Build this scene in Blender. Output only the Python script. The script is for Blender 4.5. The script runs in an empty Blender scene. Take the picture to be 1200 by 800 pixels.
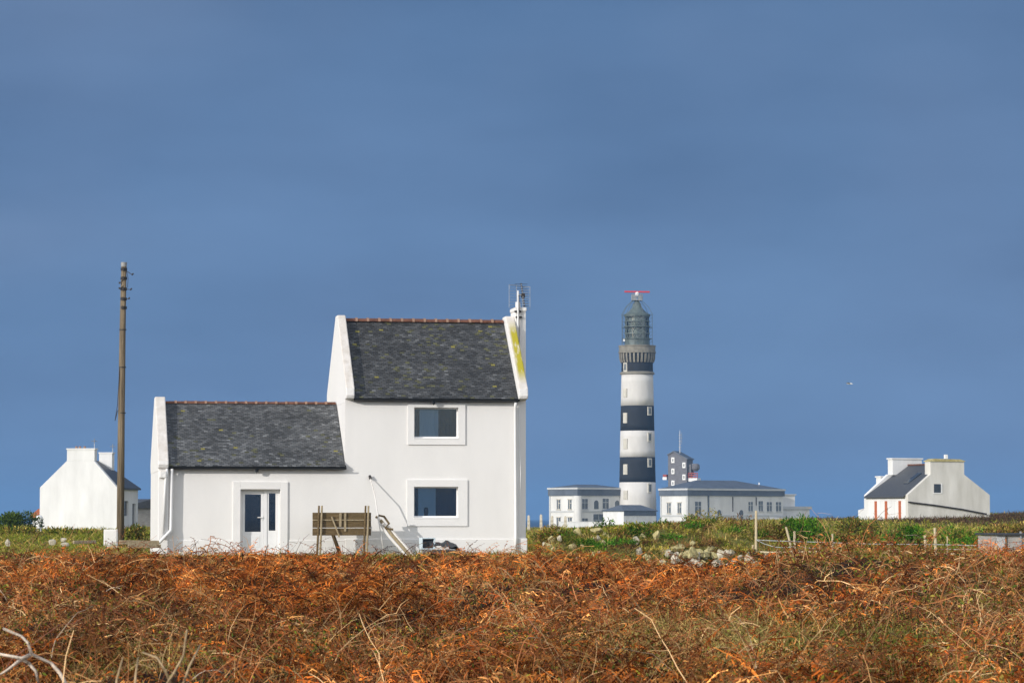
import bpy, bmesh, math, random
import numpy as np
from mathutils import Vector, Matrix

random.seed(7)
RNG = np.random.default_rng(11)
R = math.radians
scene = bpy.context.scene
col = scene.collection

# ------------------------------------------------------------------ camera
EYE = 1.6
F = 3400.0                                  # focal length in pixels of a 1200 px wide picture
TH = math.atan(207.0 / F)                   # pitch: the sea horizon sits below the centre
cam_data = bpy.data.cameras.new('camera')
cam = bpy.data.objects.new('camera', cam_data)
col.objects.link(cam)
cam.location = (0, 0, EYE)
cam.rotation_euler = (math.pi / 2 + TH, 0, 0)
cam_data.sensor_width = 36.0
cam_data.lens = 36.0 * F / 1200.0
cam_data.clip_start = 0.5
cam_data.clip_end = 20000
cam_data.dof.use_dof = True
cam_data.dof.focus_distance = 95
cam_data.dof.aperture_fstop = 11
scene.camera = cam

# ------------------------------------------------------------------ light
SUN_EL, SUN_AZ = R(18), R(47.5)             # azimuth measured from behind the camera towards the left
to_sun = Vector((-math.sin(SUN_AZ) * math.cos(SUN_EL), -math.cos(SUN_AZ) * math.cos(SUN_EL), math.sin(SUN_EL)))
sun_data = bpy.data.lights.new('sun', 'SUN')
sun_data.energy = 3.3
sun_data.angle = R(0.5)
sun_data.color = (1.0, 0.95, 0.88)
sun = bpy.data.objects.new('sun', sun_data)
col.objects.link(sun)
sun.rotation_euler = to_sun.to_track_quat('Z', 'Y').to_euler()
sun.location = (-60, -60, 60)

world = bpy.data.worlds.new('World')
scene.world = world
world.use_nodes = True
wt = world.node_tree
wt.nodes.clear()
def wn(t, **k):
    n = wt.nodes.new(t)
    for a, b in k.items():
        setattr(n, a, b)
    return n
sky = wn('ShaderNodeTexSky', sky_type='NISHITA', sun_disc=False)
sky.sun_elevation = SUN_EL
sky.sun_rotation = math.atan2(to_sun.x, to_sun.y)
sky.air_density, sky.dust_density, sky.ozone_density = 1.0, 0.6, 2.0
bg = wn('ShaderNodeBackground')
bg.inputs['Strength'].default_value = 0.15
wo = wn('ShaderNodeOutputWorld')
tc = wn('ShaderNodeTexCoord')
sep = wn('ShaderNodeSeparateXYZ')
wt.links.new(tc.outputs['Generated'], sep.inputs[0])
# bank of storm cloud over the sea, away from the sun
mp = wn('ShaderNodeMapping')
mp.inputs['Scale'].default_value = (4.0, 4.0, 13.0)
mp.inputs['Location'].default_value = (0.3, 0.0, 0.4)
wt.links.new(tc.outputs['Generated'], mp.inputs[0])
ns = wn('ShaderNodeTexNoise')
ns.inputs['Scale'].default_value = 1.6
ns.inputs['Detail'].default_value = 5
ns.inputs['Roughness'].default_value = 0.5
wt.links.new(mp.outputs[0], ns.inputs['Vector'])
cr = wn('ShaderNodeValToRGB')
cr.color_ramp.elements[0].position = 0.30
cr.color_ramp.elements[0].color = (0.53, 1.11, 2.36, 1)
cr.color_ramp.elements[1].position = 0.72
cr.color_ramp.elements[1].color = (0.80, 1.57, 3.10, 1)
wt.links.new(ns.outputs['Fac'], cr.inputs[0])
gr = wn('ShaderNodeMapRange')               # cloud gets heavier with height
gr.inputs['From Min'].default_value = 0.04
gr.inputs['From Max'].default_value = 0.20
gr.inputs['To Min'].default_value = 1.0
gr.inputs['To Max'].default_value = 0.72
wt.links.new(sep.outputs['Z'], gr.inputs['Value'])
hv = wn('ShaderNodeVectorMath', operation='SCALE')
wt.links.new(cr.outputs[0], hv.inputs[0])
wt.links.new(gr.outputs[0], hv.inputs['Scale'])
def wmath(op, a, b=None):
    n = wn('ShaderNodeMath', operation=op)
    for i, q in enumerate((a, b)):
        if q is None:
            continue
        if hasattr(q, 'links'):
            wt.links.new(q, n.inputs[i])
        else:
            n.inputs[i].default_value = q
    return n.outputs[0]
zz_ = wmath('MULTIPLY', wmath('SUBTRACT', sep.outputs['Z'], 0.096), 62.0)
band = wmath('POWER', 2.718, wmath('MULTIPLY', wmath('MULTIPLY', zz_, zz_), -1.0))
xl = wn('ShaderNodeMapRange')
xl.inputs['From Min'].default_value, xl.inputs['From Max'].default_value = -0.085, -0.19
wt.links.new(sep.outputs['X'], xl.inputs['Value'])
wisp = wmath('MULTIPLY', wmath('MULTIPLY', band, xl.outputs[0]), wmath('MULTIPLY', ns.outputs['Fac'], 0.62))
mixw = wn('ShaderNodeMixRGB')
mixw.inputs['Color2'].default_value = (1.12, 1.62, 2.75, 1)
wt.links.new(wisp, mixw.inputs['Fac'])
wt.links.new(hv.outputs[0], mixw.inputs['Color1'])
mk = wn('ShaderNodeMapRange')               # covers the half of the sky opposite the sun
mk.inputs['From Min'].default_value = -0.25
mk.inputs['From Max'].default_value = 0.35
mk.inputs['To Max'].default_value = 0.94
wt.links.new(sep.outputs['Y'], mk.inputs['Value'])
mixc = wn('ShaderNodeMixRGB')
wt.links.new(mk.outputs[0], mixc.inputs['Fac'])
# unseen bright cloud behind the camera, added to lift the fill on shaded walls
nc = wn('ShaderNodeTexNoise')
nc.inputs['Scale'].default_value = 2.2
nc.inputs['Detail'].default_value = 5
wt.links.new(tc.outputs['Generated'], nc.inputs['Vector'])
rc = wn('ShaderNodeValToRGB')
rc.color_ramp.elements[0].position, rc.color_ramp.elements[1].position = 0.36, 0.56
wt.links.new(nc.outputs['Fac'], rc.inputs[0])
mixr = wn('ShaderNodeMixRGB')
mixr.inputs['Color2'].default_value = (7.9, 8.0, 8.2, 1)
wt.links.new(rc.outputs[0], mixr.inputs['Fac'])
wt.links.new(sky.outputs[0], mixr.inputs['Color1'])
wt.links.new(mixr.outputs[0], mixc.inputs['Color1'])
wt.links.new(mixw.outputs[0], mixc.inputs['Color2'])
wt.links.new(mixc.outputs[0], bg.inputs['Color'])
wt.links.new(bg.outputs[0], wo.inputs['Surface'])

vs = scene.view_settings
vs.view_transform = 'Standard'
vs.look = 'None'
vs.gamma = 1.0
vs.use_curve_mapping = False
vs.exposure = 0.0

# ------------------------------------------------------------------ helpers
_c, _s = math.cos(TH), math.sin(TH)
def at(px, py, Y):
    """world point at forward distance Y along the sight line of a photo pixel"""
    a, b = (px - 600) / F, (400 - py) / F
    d = Vector((a, _c - b * _s, _s + b * _c))
    d *= Y / d.y
    return Vector((d.x, d.y, d.z + EYE))

def mat(name, base=(0.5, 0.5, 0.5), rough=0.8, var=0.12, scale=4.0, stretch=(1, 1, 1), bump=0.0, bscale=30.0,
        metallic=0.0, spec=0.3, col2=None, coord='Object', thresh=(0.3, 0.7), detail=5):
    m = bpy.data.materials.new(name)
    m.use_nodes = True
    nt = m.node_tree
    p = nt.nodes['Principled BSDF']
    p.inputs['Roughness'].default_value = rough
    p.inputs['Metallic'].default_value = metallic
    p.inputs['Specular IOR Level'].default_value = spec
    t = nt.nodes.new('ShaderNodeTexCoord')
    mpn = nt.nodes.new('ShaderNodeMapping')
    mpn.inputs['Scale'].default_value = stretch
    nt.links.new(t.outputs[coord], mpn.inputs[0])
    n = nt.nodes.new('ShaderNodeTexNoise')
    n.inputs['Scale'].default_value = scale
    n.inputs['Detail'].default_value = detail
    n.inputs['Roughness'].default_value = 0.6
    nt.links.new(mpn.outputs[0], n.inputs['Vector'])
    r = nt.nodes.new('ShaderNodeValToRGB')
    r.color_ramp.elements[0].position, r.color_ramp.elements[1].position = thresh
    c2 = col2 if col2 else tuple(c * (1 - var) for c in base)
    r.color_ramp.elements[0].color = (*c2, 1)
    r.color_ramp.elements[1].color = (*(base if col2 else tuple(min(1, c * (1 + var * 0.5)) for c in base)), 1)
    nt.links.new(n.outputs['Fac'], r.inputs[0])
    nt.links.new(r.outputs[0], p.inputs['Base Color'])
    if bump:
        nb = nt.nodes.new('ShaderNodeTexNoise')
        nb.inputs['Scale'].default_value = bscale
        nb.inputs['Detail'].default_value = 4
        nt.links.new(t.outputs[coord], nb.inputs['Vector'])
        b = nt.nodes.new('ShaderNodeBump')
        b.inputs['Strength'].default_value = bump
        b.inputs['Distance'].default_value = 0.05
        nt.links.new(nb.outputs['Fac'], b.inputs['Height'])
        nt.links.new(b.outputs[0], p.inputs['Normal'])
    return m

def attr_mat(name, rough=0.8, spec=0.2, translucent=0.0, bump=0.0):
    m = bpy.data.materials.new(name)
    m.use_nodes = True
    nt = m.node_tree
    p = nt.nodes['Principled BSDF']
    p.inputs['Roughness'].default_value = rough
    p.inputs['Specular IOR Level'].default_value = spec
    a = nt.nodes.new('ShaderNodeVertexColor')
    a.layer_name = 'tint'
    nt.links.new(a.outputs[0], p.inputs['Base Color'])
    if bump:
        t = nt.nodes.new('ShaderNodeTexCoord')
        nb = nt.nodes.new('ShaderNodeTexNoise')
        nb.inputs['Scale'].default_value = 18
        nt.links.new(t.outputs['Object'], nb.inputs['Vector'])
        b = nt.nodes.new('ShaderNodeBump')
        b.inputs['Strength'].default_value = bump
        b.inputs['Distance'].default_value = 0.02
        nt.links.new(nb.outputs['Fac'], b.inputs['Height'])
        nt.links.new(b.outputs[0], p.inputs['Normal'])
    if translucent:
        d = nt.nodes.new('ShaderNodeBsdfDiffuse')
        tr = nt.nodes.new('ShaderNodeBsdfTranslucent')
        nt.links.new(a.outputs[0], d.inputs[0])
        nt.links.new(a.outputs[0], tr.inputs[0])
        mx = nt.nodes.new('ShaderNodeMixShader')
        mx.inputs[0].default_value = translucent
        nt.links.new(d.outputs[0], mx.inputs[1])
        nt.links.new(tr.outputs[0], mx.inputs[2])
        nt.links.new(mx.outputs[0], nt.nodes['Material Output'].inputs['Surface'])
        nt.nodes.remove(p)
    return m

def glass_mat(name, tint=(0.55, 0.62, 0.68), rough=0.02, mixf=0.0):
    m = bpy.data.materials.new(name)
    m.use_nodes = True
    nt = m.node_tree
    nt.nodes.remove(nt.nodes['Principled BSDF'])
    tr = nt.nodes.new('ShaderNodeBsdfTransparent')
    tr.inputs[0].default_value = (*tint, 1)
    gl = nt.nodes.new('ShaderNodeBsdfGlossy')
    gl.inputs['Roughness'].default_value = rough
    fr = nt.nodes.new('ShaderNodeFresnel')
    fr.inputs[0].default_value = 1.6
    mx = nt.nodes.new('ShaderNodeMixShader')
    ad = nt.nodes.new('ShaderNodeMath')
    ad.operation = 'ADD'
    ad.inputs[1].default_value = mixf
    nt.links.new(fr.outputs[0], ad.inputs[0])
    nt.links.new(ad.outputs[0], mx.inputs[0])
    nt.links.new(tr.outputs[0], mx.inputs[1])
    nt.links.new(gl.outputs[0], mx.inputs[2])
    nt.links.new(mx.outputs[0], nt.nodes['Material Output'].inputs['Surface'])
    return m

class MB:
    """collects shapes; build() links them as ONE mesh object"""
    def __init__(self):
        self.v, self.f, self.c, self.cuts = [], [], [], []
    def add(self, vs_, fs, tint=None):
        o = len(self.v)
        self.cuts.append((o, len(self.f)))
        self.v += [tuple(p) for p in vs_]
        self.f += [[i + o for i in f] for f in fs]
        self.c += [tint or (1, 1, 1)] * len(vs_)
    def box(self, x0, x1, y0, y1, z0, z1, M=None, tint=None):
        p = [Vector(q) for q in ((x0, y0, z0), (x1, y0, z0), (x1, y1, z0), (x0, y1, z0), (x0, y0, z1), (x1, y0, z1), (x1, y1, z1), (x0, y1, z1))]
        if M:
            p = [M @ q for q in p]
        self.add(p, [(0, 3, 2, 1), (4, 5, 6, 7), (0, 1, 5, 4), (1, 2, 6, 5), (2, 3, 7, 6), (3, 0, 4, 7)], tint)
    def prism_x(self, pts, x0, x1):
        """polygon in (y, z), extruded along x"""
        n = len(pts)
        self.add([(x0, a, b) for a, b in pts] + [(x1, a, b) for a, b in pts],
                 [list(range(n))[::-1], list(range(n, 2 * n))] + [(i, (i + 1) % n, n + (i + 1) % n, n + i) for i in range(n)])
    def prism_y(self, pts, y0, y1):
        n = len(pts)
        self.add([(a, y0, b) for a, b in pts] + [(a, y1, b) for a, b in pts],
                 [list(range(n)), list(range(n, 2 * n))[::-1]] + [((i + 1) % n, i, n + i, n + (i + 1) % n) for i in range(n)])
    def prism_z(self, pts, z0, z1):
        n = len(pts)
        self.add([(a, b, z0) for a, b in pts] + [(a, b, z1) for a, b in pts],
                 [list(range(n))[::-1], list(range(n, 2 * n))] + [(i, (i + 1) % n, n + (i + 1) % n, n + i) for i in range(n)])
    def tube(self, pts, rad, n=8):
        pts = [Vector(p) for p in pts]
        if not hasattr(rad, '__len__'):
            rad = [rad] * len(pts)
        ring, vs_ = [], []
        up = None
        for i, p in enumerate(pts):
            t = (pts[min(i + 1, len(pts) - 1)] - pts[max(i - 1, 0)]).normalized()
            if up is None:
                up = Vector((0, 0, 1)) if abs(t.z) < 0.9 else Vector((1, 0, 0))
            a = t.cross(up).normalized()
            b = a.cross(t).normalized()
            up = b
            for k in range(n):
                w = 2 * math.pi * k / n
                vs_.append(p + (a * math.cos(w) + b * math.sin(w)) * rad[i])
        fs = []
        for i in range(len(pts) - 1):
            for k in range(n):
                fs.append((i * n + k, i * n + (k + 1) % n, (i + 1) * n + (k + 1) % n, (i + 1) * n + k))
        fs.append(list(range(n))[::-1])
        fs.append([(len(pts) - 1) * n + k for k in range(n)])
        self.add(vs_, fs)
    def lathe(self, prof, n=40, cx=0, cy=0, cap=True):
        vs_, fs = [], []
        for r, z in prof:
            for k in range(n):
                w = 2 * math.pi * k / n
                vs_.append((cx + r * math.cos(w), cy + r * math.sin(w), z))
        for i in range(len(prof) - 1):
            for k in range(n):
                fs.append((i * n + k, i * n + (k + 1) % n, (i + 1) * n + (k + 1) % n, (i + 1) * n + k))
        if cap:
            fs.append(list(range(n))[::-1])
            fs.append([(len(prof) - 1) * n + k for k in range(n)])
        self.add(vs_, fs)
    def build_each(self, name, m, parent=None, **k):
        """every shape collected becomes an object of its own"""
        first = None
        ends = self.cuts[1:] + [(len(self.v), len(self.f))]
        for (v0, f0), (v1, f1) in zip(self.cuts, ends):
            q = MB()
            q.add(self.v[v0:v1], [[i - v0 for i in f] for f in self.f[f0:f1]])
            o = q.build(name, m, parent, **k)
            first = first or o
        return first
    def build(self, name, m, parent=None, smooth=False, bevel=0.0, segs=2, tint=False):
        me = bpy.data.meshes.new(name)
        me.from_pydata(self.v, [], self.f)
        bm = bmesh.new()
        bm.from_mesh(me)
        bmesh.ops.recalc_face_normals(bm, faces=bm.faces)
        bm.to_mesh(me)
        bm.free()
        if tint:
            ca = me.color_attributes.new('tint', 'FLOAT_COLOR', 'POINT')
            ca.data.foreach_set('color', np.array([(*c, 1) for c in self.c], dtype=np.float32).ravel())
        me.materials.append(m)
        if smooth:
            me.polygons.foreach_set('use_smooth', [True] * len(me.polygons))
        o = bpy.data.objects.new(name, me)
        col.objects.link(o)
        if parent:
            o.parent = parent
        if bevel:
            b = o.modifiers.new('bevel', 'BEVEL')
            b.width = bevel
            b.segments = segs
            b.limit_method = 'ANGLE'
            b.angle_limit = R(35)
        return o

def tag(o, label, cat, group=None):
    o['label'] = label
    o['category'] = cat
    if group:
        o['group'] = group
    return o

def thing(name, label, cat, loc=(0, 0, 0), rotz=0.0, group=None):
    o = bpy.data.objects.new(name, None)
    col.objects.link(o)
    o.empty_display_size = 0.3
    o.location = loc
    o.rotation_euler = (0, 0, rotz)
    return tag(o, label, cat, group)

def wall_holes(mb, u0, u1, z0, z1, v0, v1, holes):
    """wall slab between v0 (outside) and v1 with rectangular openings, one clean shell"""
    us = sorted({u0, u1} | {h[0] for h in holes} | {h[1] for h in holes})
    zs = sorted({z0, z1} | {h[2] for h in holes} | {h[3] for h in holes})
    vid, V, Fc = {}, [], []
    def g(u, v, z):
        k = (u, v, z)
        if k not in vid:
            vid[k] = len(V)
            V.append(k)
        return vid[k]
    def solid(i, j):
        if i < 0 or j < 0 or i >= len(us) - 1 or j >= len(zs) - 1:
            return False
        cu, cz = (us[i] + us[i + 1]) / 2, (zs[j] + zs[j + 1]) / 2
        return not any(h[0] < cu < h[1] and h[2] < cz < h[3] for h in holes)
    for i in range(len(us) - 1):
        for j in range(len(zs) - 1):
            if not solid(i, j):
                continue
            a, b, c, d = us[i], us[i + 1], zs[j], zs[j + 1]
            Fc.append((g(a, v0, c), g(b, v0, c), g(b, v0, d), g(a, v0, d)))
            Fc.append((g(a, v1, c), g(a, v1, d), g(b, v1, d), g(b, v1, c)))
            if not solid(i - 1, j): Fc.append((g(a, v0, c), g(a, v0, d), g(a, v1, d), g(a, v1, c)))
            if not solid(i + 1, j): Fc.append((g(b, v0, c), g(b, v1, c), g(b, v1, d), g(b, v0, d)))
            if not solid(i, j - 1): Fc.append((g(a, v0, c), g(a, v1, c), g(b, v1, c), g(b, v0, c)))
            if not solid(i, j + 1): Fc.append((g(a, v0, d), g(b, v0, d), g(b, v1, d), g(a, v1, d)))
    mb.add(V, Fc)

# value noise in numpy
_perm = RNG.random((256, 256))
def vnoise(x, y):
    x, y = np.asarray(x, float), np.asarray(y, float)
    xi, yi = np.floor(x).astype(int), np.floor(y).astype(int)
    fx, fy = x - xi, y - yi
    fx, fy = fx * fx * (3 - 2 * fx), fy * fy * (3 - 2 * fy)
    g = lambda a, b: _perm[a & 255, b & 255]
    return (g(xi, yi) * (1 - fx) + g(xi + 1, yi) * fx) * (1 - fy) + (g(xi, yi + 1) * (1 - fx) + g(xi + 1, yi + 1) * fx) * fy
def fbm(x, y, o=3):
    t, a, n = 0, 0.5, 0
    for k in range(o):
        t = t + a * vnoise(x * 2 ** k + 17 * k, y * 2 ** k + 31 * k)
        n += a
        a *= 0.5
    return t / n
def sm(a, b, x):
    t = np.clip((np.asarray(x, float) - a) / (b - a), 0, 1)
    return t * t * (3 - 2 * t)

# ------------------------------------------------------------------ materials
M = {}
M['render'] = mat('white_render', (0.80, 0.785, 0.765), 0.9, 0.055, 0.9, (1, 1, 0.3), 0.07, 9, spec=0.2)
M['render_far'] = mat('white_render_far', (0.77, 0.77, 0.765), 0.9, 0.14, 0.9, (1, 1, 0.25), 0.1, 8, spec=0.2)
M['render_dirty'] = mat('stained_render', (0.76, 0.74, 0.70), 0.9, 0.3, 0.6, (1.2, 1.2, 0.3), 0.15, 8, spec=0.2, col2=(0.52, 0.50, 0.45))
M['coping'] = mat('weathered_coping', (0.76, 0.72, 0.68), 0.9, 0.2, 3.0, (1, 1, 1), 0.4, 14, spec=0.2, col2=(0.60, 0.55, 0.49))
M['trim'] = mat('white_trim', (0.80, 0.787, 0.77), 0.8, 0.04, 2.0, (1, 1, 1), 0.1, 30, spec=0.2)
M['pvc'] = mat('white_plastic', (0.82, 0.82, 0.82), 0.4, 0.04, 4.0, spec=0.5)
M['slate_base'] = mat('slate_underlay', (0.03, 0.033, 0.037), 0.8, 0.3, 6, spec=0.3)
M['slate'] = attr_mat('slates', rough=0.6, spec=0.45, bump=0.3)
M['slate_far'] = mat('slate_roof_far', (0.075, 0.08, 0.088), 0.55, 0.4, 3.0, (1, 3, 3), 0.3, 6, spec=0.5)
M['ridge'] = mat('clay_ridge', (0.17, 0.075, 0.048), 0.8, 0.45, 5, (1, 1, 1), 0.3, 25, spec=0.3)
M['mortar'] = mat('mortar', (0.34, 0.21, 0.15), 0.9, 0.3, 12)
M['black'] = mat('black_gutter', (0.018, 0.02, 0.022), 0.35, 0.2, 5, spec=0.5)
M['glass'] = glass_mat('window_glass', (0.66, 0.77, 0.86), 0.02, 0.02)
M['dark_glass'] = mat('dark_glass', (0.035, 0.045, 0.055), 0.1, 0.3, 1.5, spec=0.6)
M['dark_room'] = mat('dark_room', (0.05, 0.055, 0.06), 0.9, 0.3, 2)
M['curtain'] = mat('pale_curtain', (0.80, 0.84, 0.86), 0.9, 0.08, 3, (14, 1, 1))
M['blue_curtain'] = mat('blue_curtain', (0.022, 0.035, 0.065), 0.9, 0.2, 3, (14, 1, 1))  # dark colour standing in for the dim room behind the panes
M['wood'] = mat('weathered_wood', (0.165, 0.115, 0.055), 0.85, 0.5, 5, (0.6, 6, 6), 0.4, 30, spec=0.2)
M['post'] = mat('grey_post_wood', (0.40, 0.32, 0.20), 0.85, 0.4, 6, (6, 6, 0.8), 0.4, 30, spec=0.2)
M['fence_wood'] = mat('pale_fence_wood', (0.62, 0.52, 0.34), 0.85, 0.35, 6, (6, 6, 0.8), 0.4, 30, spec=0.2)
M['dull_red'] = mat('dull_red_paint', (0.34, 0.09, 0.085), 0.7, 0.2, 2)
M['pole'] = mat('pole_wood', (0.225, 0.175, 0.115), 0.85, 0.7, 3, (9, 9, 0.25), 0.5, 25, spec=0.2)
M['pole_cap'] = mat('pole_cap_metal', (0.30, 0.30, 0.295), 0.6, 0.3, 6, spec=0.4)
M['iron'] = mat('dark_iron', (0.035, 0.03, 0.028), 0.6, 0.3, 8, spec=0.4)
M['steel'] = mat('galvanised_steel', (0.45, 0.46, 0.47), 0.45, 0.2, 8, metallic=0.6)
M['tower_white'] = mat('tower_white_paint', (0.64, 0.62, 0.595), 0.8, 0.12, 0.5, (1, 1, 0.3), 0.1, 3, spec=0.3)
M['tower_black'] = mat('tower_black_paint', (0.020, 0.023, 0.028), 0.8, 0.3, 0.5, (1, 1, 0.4), 0.1, 3, spec=0.35)
M['granite'] = mat('granite', (0.25, 0.23, 0.19), 0.85, 0.35, 0.9, (1, 1, 1), 0.4, 3)
M['sill'] = mat('pale_stone', (0.58, 0.55, 0.48), 0.85, 0.2, 1.0)
M['lantern'] = mat('green_lantern_metal', (0.125, 0.155, 0.145), 0.5, 0.35, 1.2, spec=0.4)
M['lens'] = mat('lantern_lens', (0.42, 0.45, 0.42), 0.25, 0.6, 1.6, (1, 1, 1), 0, spec=0.6, col2=(0.14, 0.17, 0.16), thresh=(0.42, 0.6))
M['lantern_glass'] = glass_mat('lantern_glass', (0.85, 0.9, 0.9), 0.05, 0.05)
M['red'] = mat('red_paint', (0.62, 0.045, 0.05), 0.5, 0.15, 2)
M['cream'] = mat('cream_masonry', (0.72, 0.715, 0.70), 0.9, 0.16, 0.35, (1, 1, 0.3), 0.1, 3)
M['zinc'] = mat('zinc_roof', (0.115, 0.135, 0.165), 0.5, 0.25, 0.5, (1, 1, 1), 0.1, 2, spec=0.4)
M['cornice'] = mat('pale_cornice', (0.52, 0.53, 0.53), 0.85, 0.12, 0.6)
M['win_grey'] = mat('grey_window', (0.13, 0.15, 0.17), 0.4, 0.3, 0.8, spec=0.5)
M['slate_wall'] = mat('slate_hung_wall', (0.17, 0.17, 0.19), 0.75, 0.3, 1.4, (1, 1, 3), 0.2, 4)
M['shutter'] = mat('orange_shutter', (0.50, 0.14, 0.06), 0.7, 0.2, 2)
M['concrete'] = mat('grey_concrete', (0.42, 0.40, 0.37), 0.9, 0.3, 2.0, (1, 1, 4), 0.3, 15)
M['brick_tile'] = mat('orange_tile', (0.48, 0.15, 0.06), 0.8, 0.25, 2)
M['rope'] = mat('white_rope', (0.42, 0.45, 0.45), 0.7, 0.1, 9)
M['stone'] = mat('field_stone', (0.64, 0.585, 0.48), 0.9, 0.3, 3.2, (1, 1, 1), 0.9, 7, spec=0.2, col2=(0.34, 0.30, 0.20), thresh=(0.33, 0.62))
M['stone_lichen'] = mat('lichened_stone', (0.58, 0.51, 0.27), 0.9, 0.3, 3.4, (1, 1, 1), 0.9, 7, spec=0.2, col2=(0.32, 0.27, 0.11), thresh=(0.33, 0.62))
M['twig'] = mat('bleached_twig', (0.74, 0.62, 0.50), 0.8, 0.35, 14, (1, 1, 1), 0.3, 60, spec=0.25)
M['twig_tan'] = mat('tan_twig', (0.42, 0.30, 0.17), 0.8, 0.35, 14, (1, 1, 1), 0.3, 60, spec=0.25)
M['leaf'] = attr_mat('foliage', translucent=0.32)
M['dead_leaf'] = attr_mat('dead_foliage', translucent=0.10)
M['tarp'] = mat('dark_tarp', (0.05, 0.055, 0.06), 0.5, 0.4, 4, (1, 1, 1), 0.5, 9, spec=0.4)
M['crate'] = mat('pale_blue_plastic', (0.62, 0.72, 0.78), 0.45, 0.1, 5)
M['white_bird'] = mat('gull_white', (0.75, 0.75, 0.73), 0.8, 0.1, 8)
M['grey_bird'] = mat('gull_grey', (0.10, 0.10, 0.11), 0.8, 0.1, 8)

def top_weathering(m, clean):
    nt = m.node_tree
    p = nt.nodes['Principled BSDF']
    old = p.inputs['Base Color'].links[0].from_socket
    g = nt.nodes.new('ShaderNodeNewGeometry')
    sx = nt.nodes.new('ShaderNodeSeparateXYZ')
    nt.links.new(g.outputs['True Normal'], sx.inputs[0])
    mr = nt.nodes.new('ShaderNodeMapRange')
    mr.inputs['From Min'].default_value, mr.inputs['From Max'].default_value = 0.15, 0.45
    nt.links.new(sx.outputs['Z'], mr.inputs['Value'])
    mx = nt.nodes.new('ShaderNodeMixRGB')
    mx.inputs['Color1'].default_value = (*clean, 1)
    nt.links.new(mr.outputs[0], mx.inputs['Fac'])
    nt.links.new(old, mx.inputs['Color2'])
    nt.links.new(mx.outputs[0], p.inputs['Base Color'])
    return mr.outputs[0]
UP = top_weathering(M['coping'], (0.80, 0.785, 0.765))

def lichen_coping():
    m = M['coping'].copy()
    m.name = 'yellow_lichened_coping'
    nt = m.node_tree
    p = nt.nodes['Principled BSDF']
    old = p.inputs['Base Color'].links[0].from_socket
    t = nt.nodes.new('ShaderNodeTexCoord')
    mp_ = nt.nodes.new('ShaderNodeMapping')
    mp_.inputs['Scale'].default_value = (3.0, 0.8, 0.8)
    nt.links.new(t.outputs['Object'], mp_.inputs[0])
    n = nt.nodes.new('ShaderNodeTexNoise')
    n.inputs['Scale'].default_value = 2.4
    n.inputs['Detail'].default_value = 6
    nt.links.new(mp_.outputs[0], n.inputs['Vector'])
    r = nt.nodes.new('ShaderNodeValToRGB')
    r.color_ramp.elements[0].position, r.color_ramp.elements[1].position = 0.24, 0.46
    nt.links.new(n.outputs['Fac'], r.inputs[0])
    mx = nt.nodes.new('ShaderNodeMixRGB')
    mx.inputs['Color2'].default_value = (0.44, 0.38, 0.035, 1)
    # the streak grows on the upper face, from just below the peak to two thirds down
    so = nt.nodes.new('ShaderNodeSeparateXYZ')
    nt.links.new(t.outputs['Object'], so.inputs[0])
    def rng(sock, a, b, lo, hi):
        q = nt.nodes.new('ShaderNodeMapRange')
        q.inputs['From Min'].default_value, q.inputs['From Max'].default_value = a, b
        q.inputs['To Min'].default_value, q.inputs['To Max'].default_value = lo, hi
        nt.links.new(sock, q.inputs['Value'])
        return q.outputs[0]
    def mul(a, b):
        q = nt.nodes.new('ShaderNodeMath')
        q.operation = 'MULTIPLY'
        nt.links.new(a, q.inputs[0])
        nt.links.new(b, q.inputs[1])
        return q.outputs[0]
    g = nt.nodes.new('ShaderNodeNewGeometry')
    sn = nt.nodes.new('ShaderNodeSeparateXYZ')
    nt.links.new(g.outputs['True Normal'], sn.inputs[0])
    k = mul(rng(sn.outputs['Z'], 0.2, 0.5, 0, 1), rng(so.outputs['Z'], 5.7, 6.2, 0, 1))
    k = mul(k, rng(so.outputs['Z'], 7.6, 8.1, 1, 0))
    k = mul(k, rng(so.outputs['X'], 6.05, 6.13, 0, 1))
    rf = nt.nodes.new('ShaderNodeMath')
    rf.operation = 'MULTIPLY'
    nt.links.new(r.outputs[0], rf.inputs[0])
    nt.links.new(k, rf.inputs[1])
    nt.links.new(rf.outputs[0], mx.inputs['Fac'])
    nt.links.new(old, mx.inputs['Color1'])
    nt.links.new(mx.outputs[0], p.inputs['Base Color'])
    return m
M['lichen'] = lichen_coping()

# ------------------------------------------------------------------ terrain
def bank_y(x):
    """crest line of the stony bank right of the house"""
    return 100.3 + 0.62 * np.clip(x, 0, 12)

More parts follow.
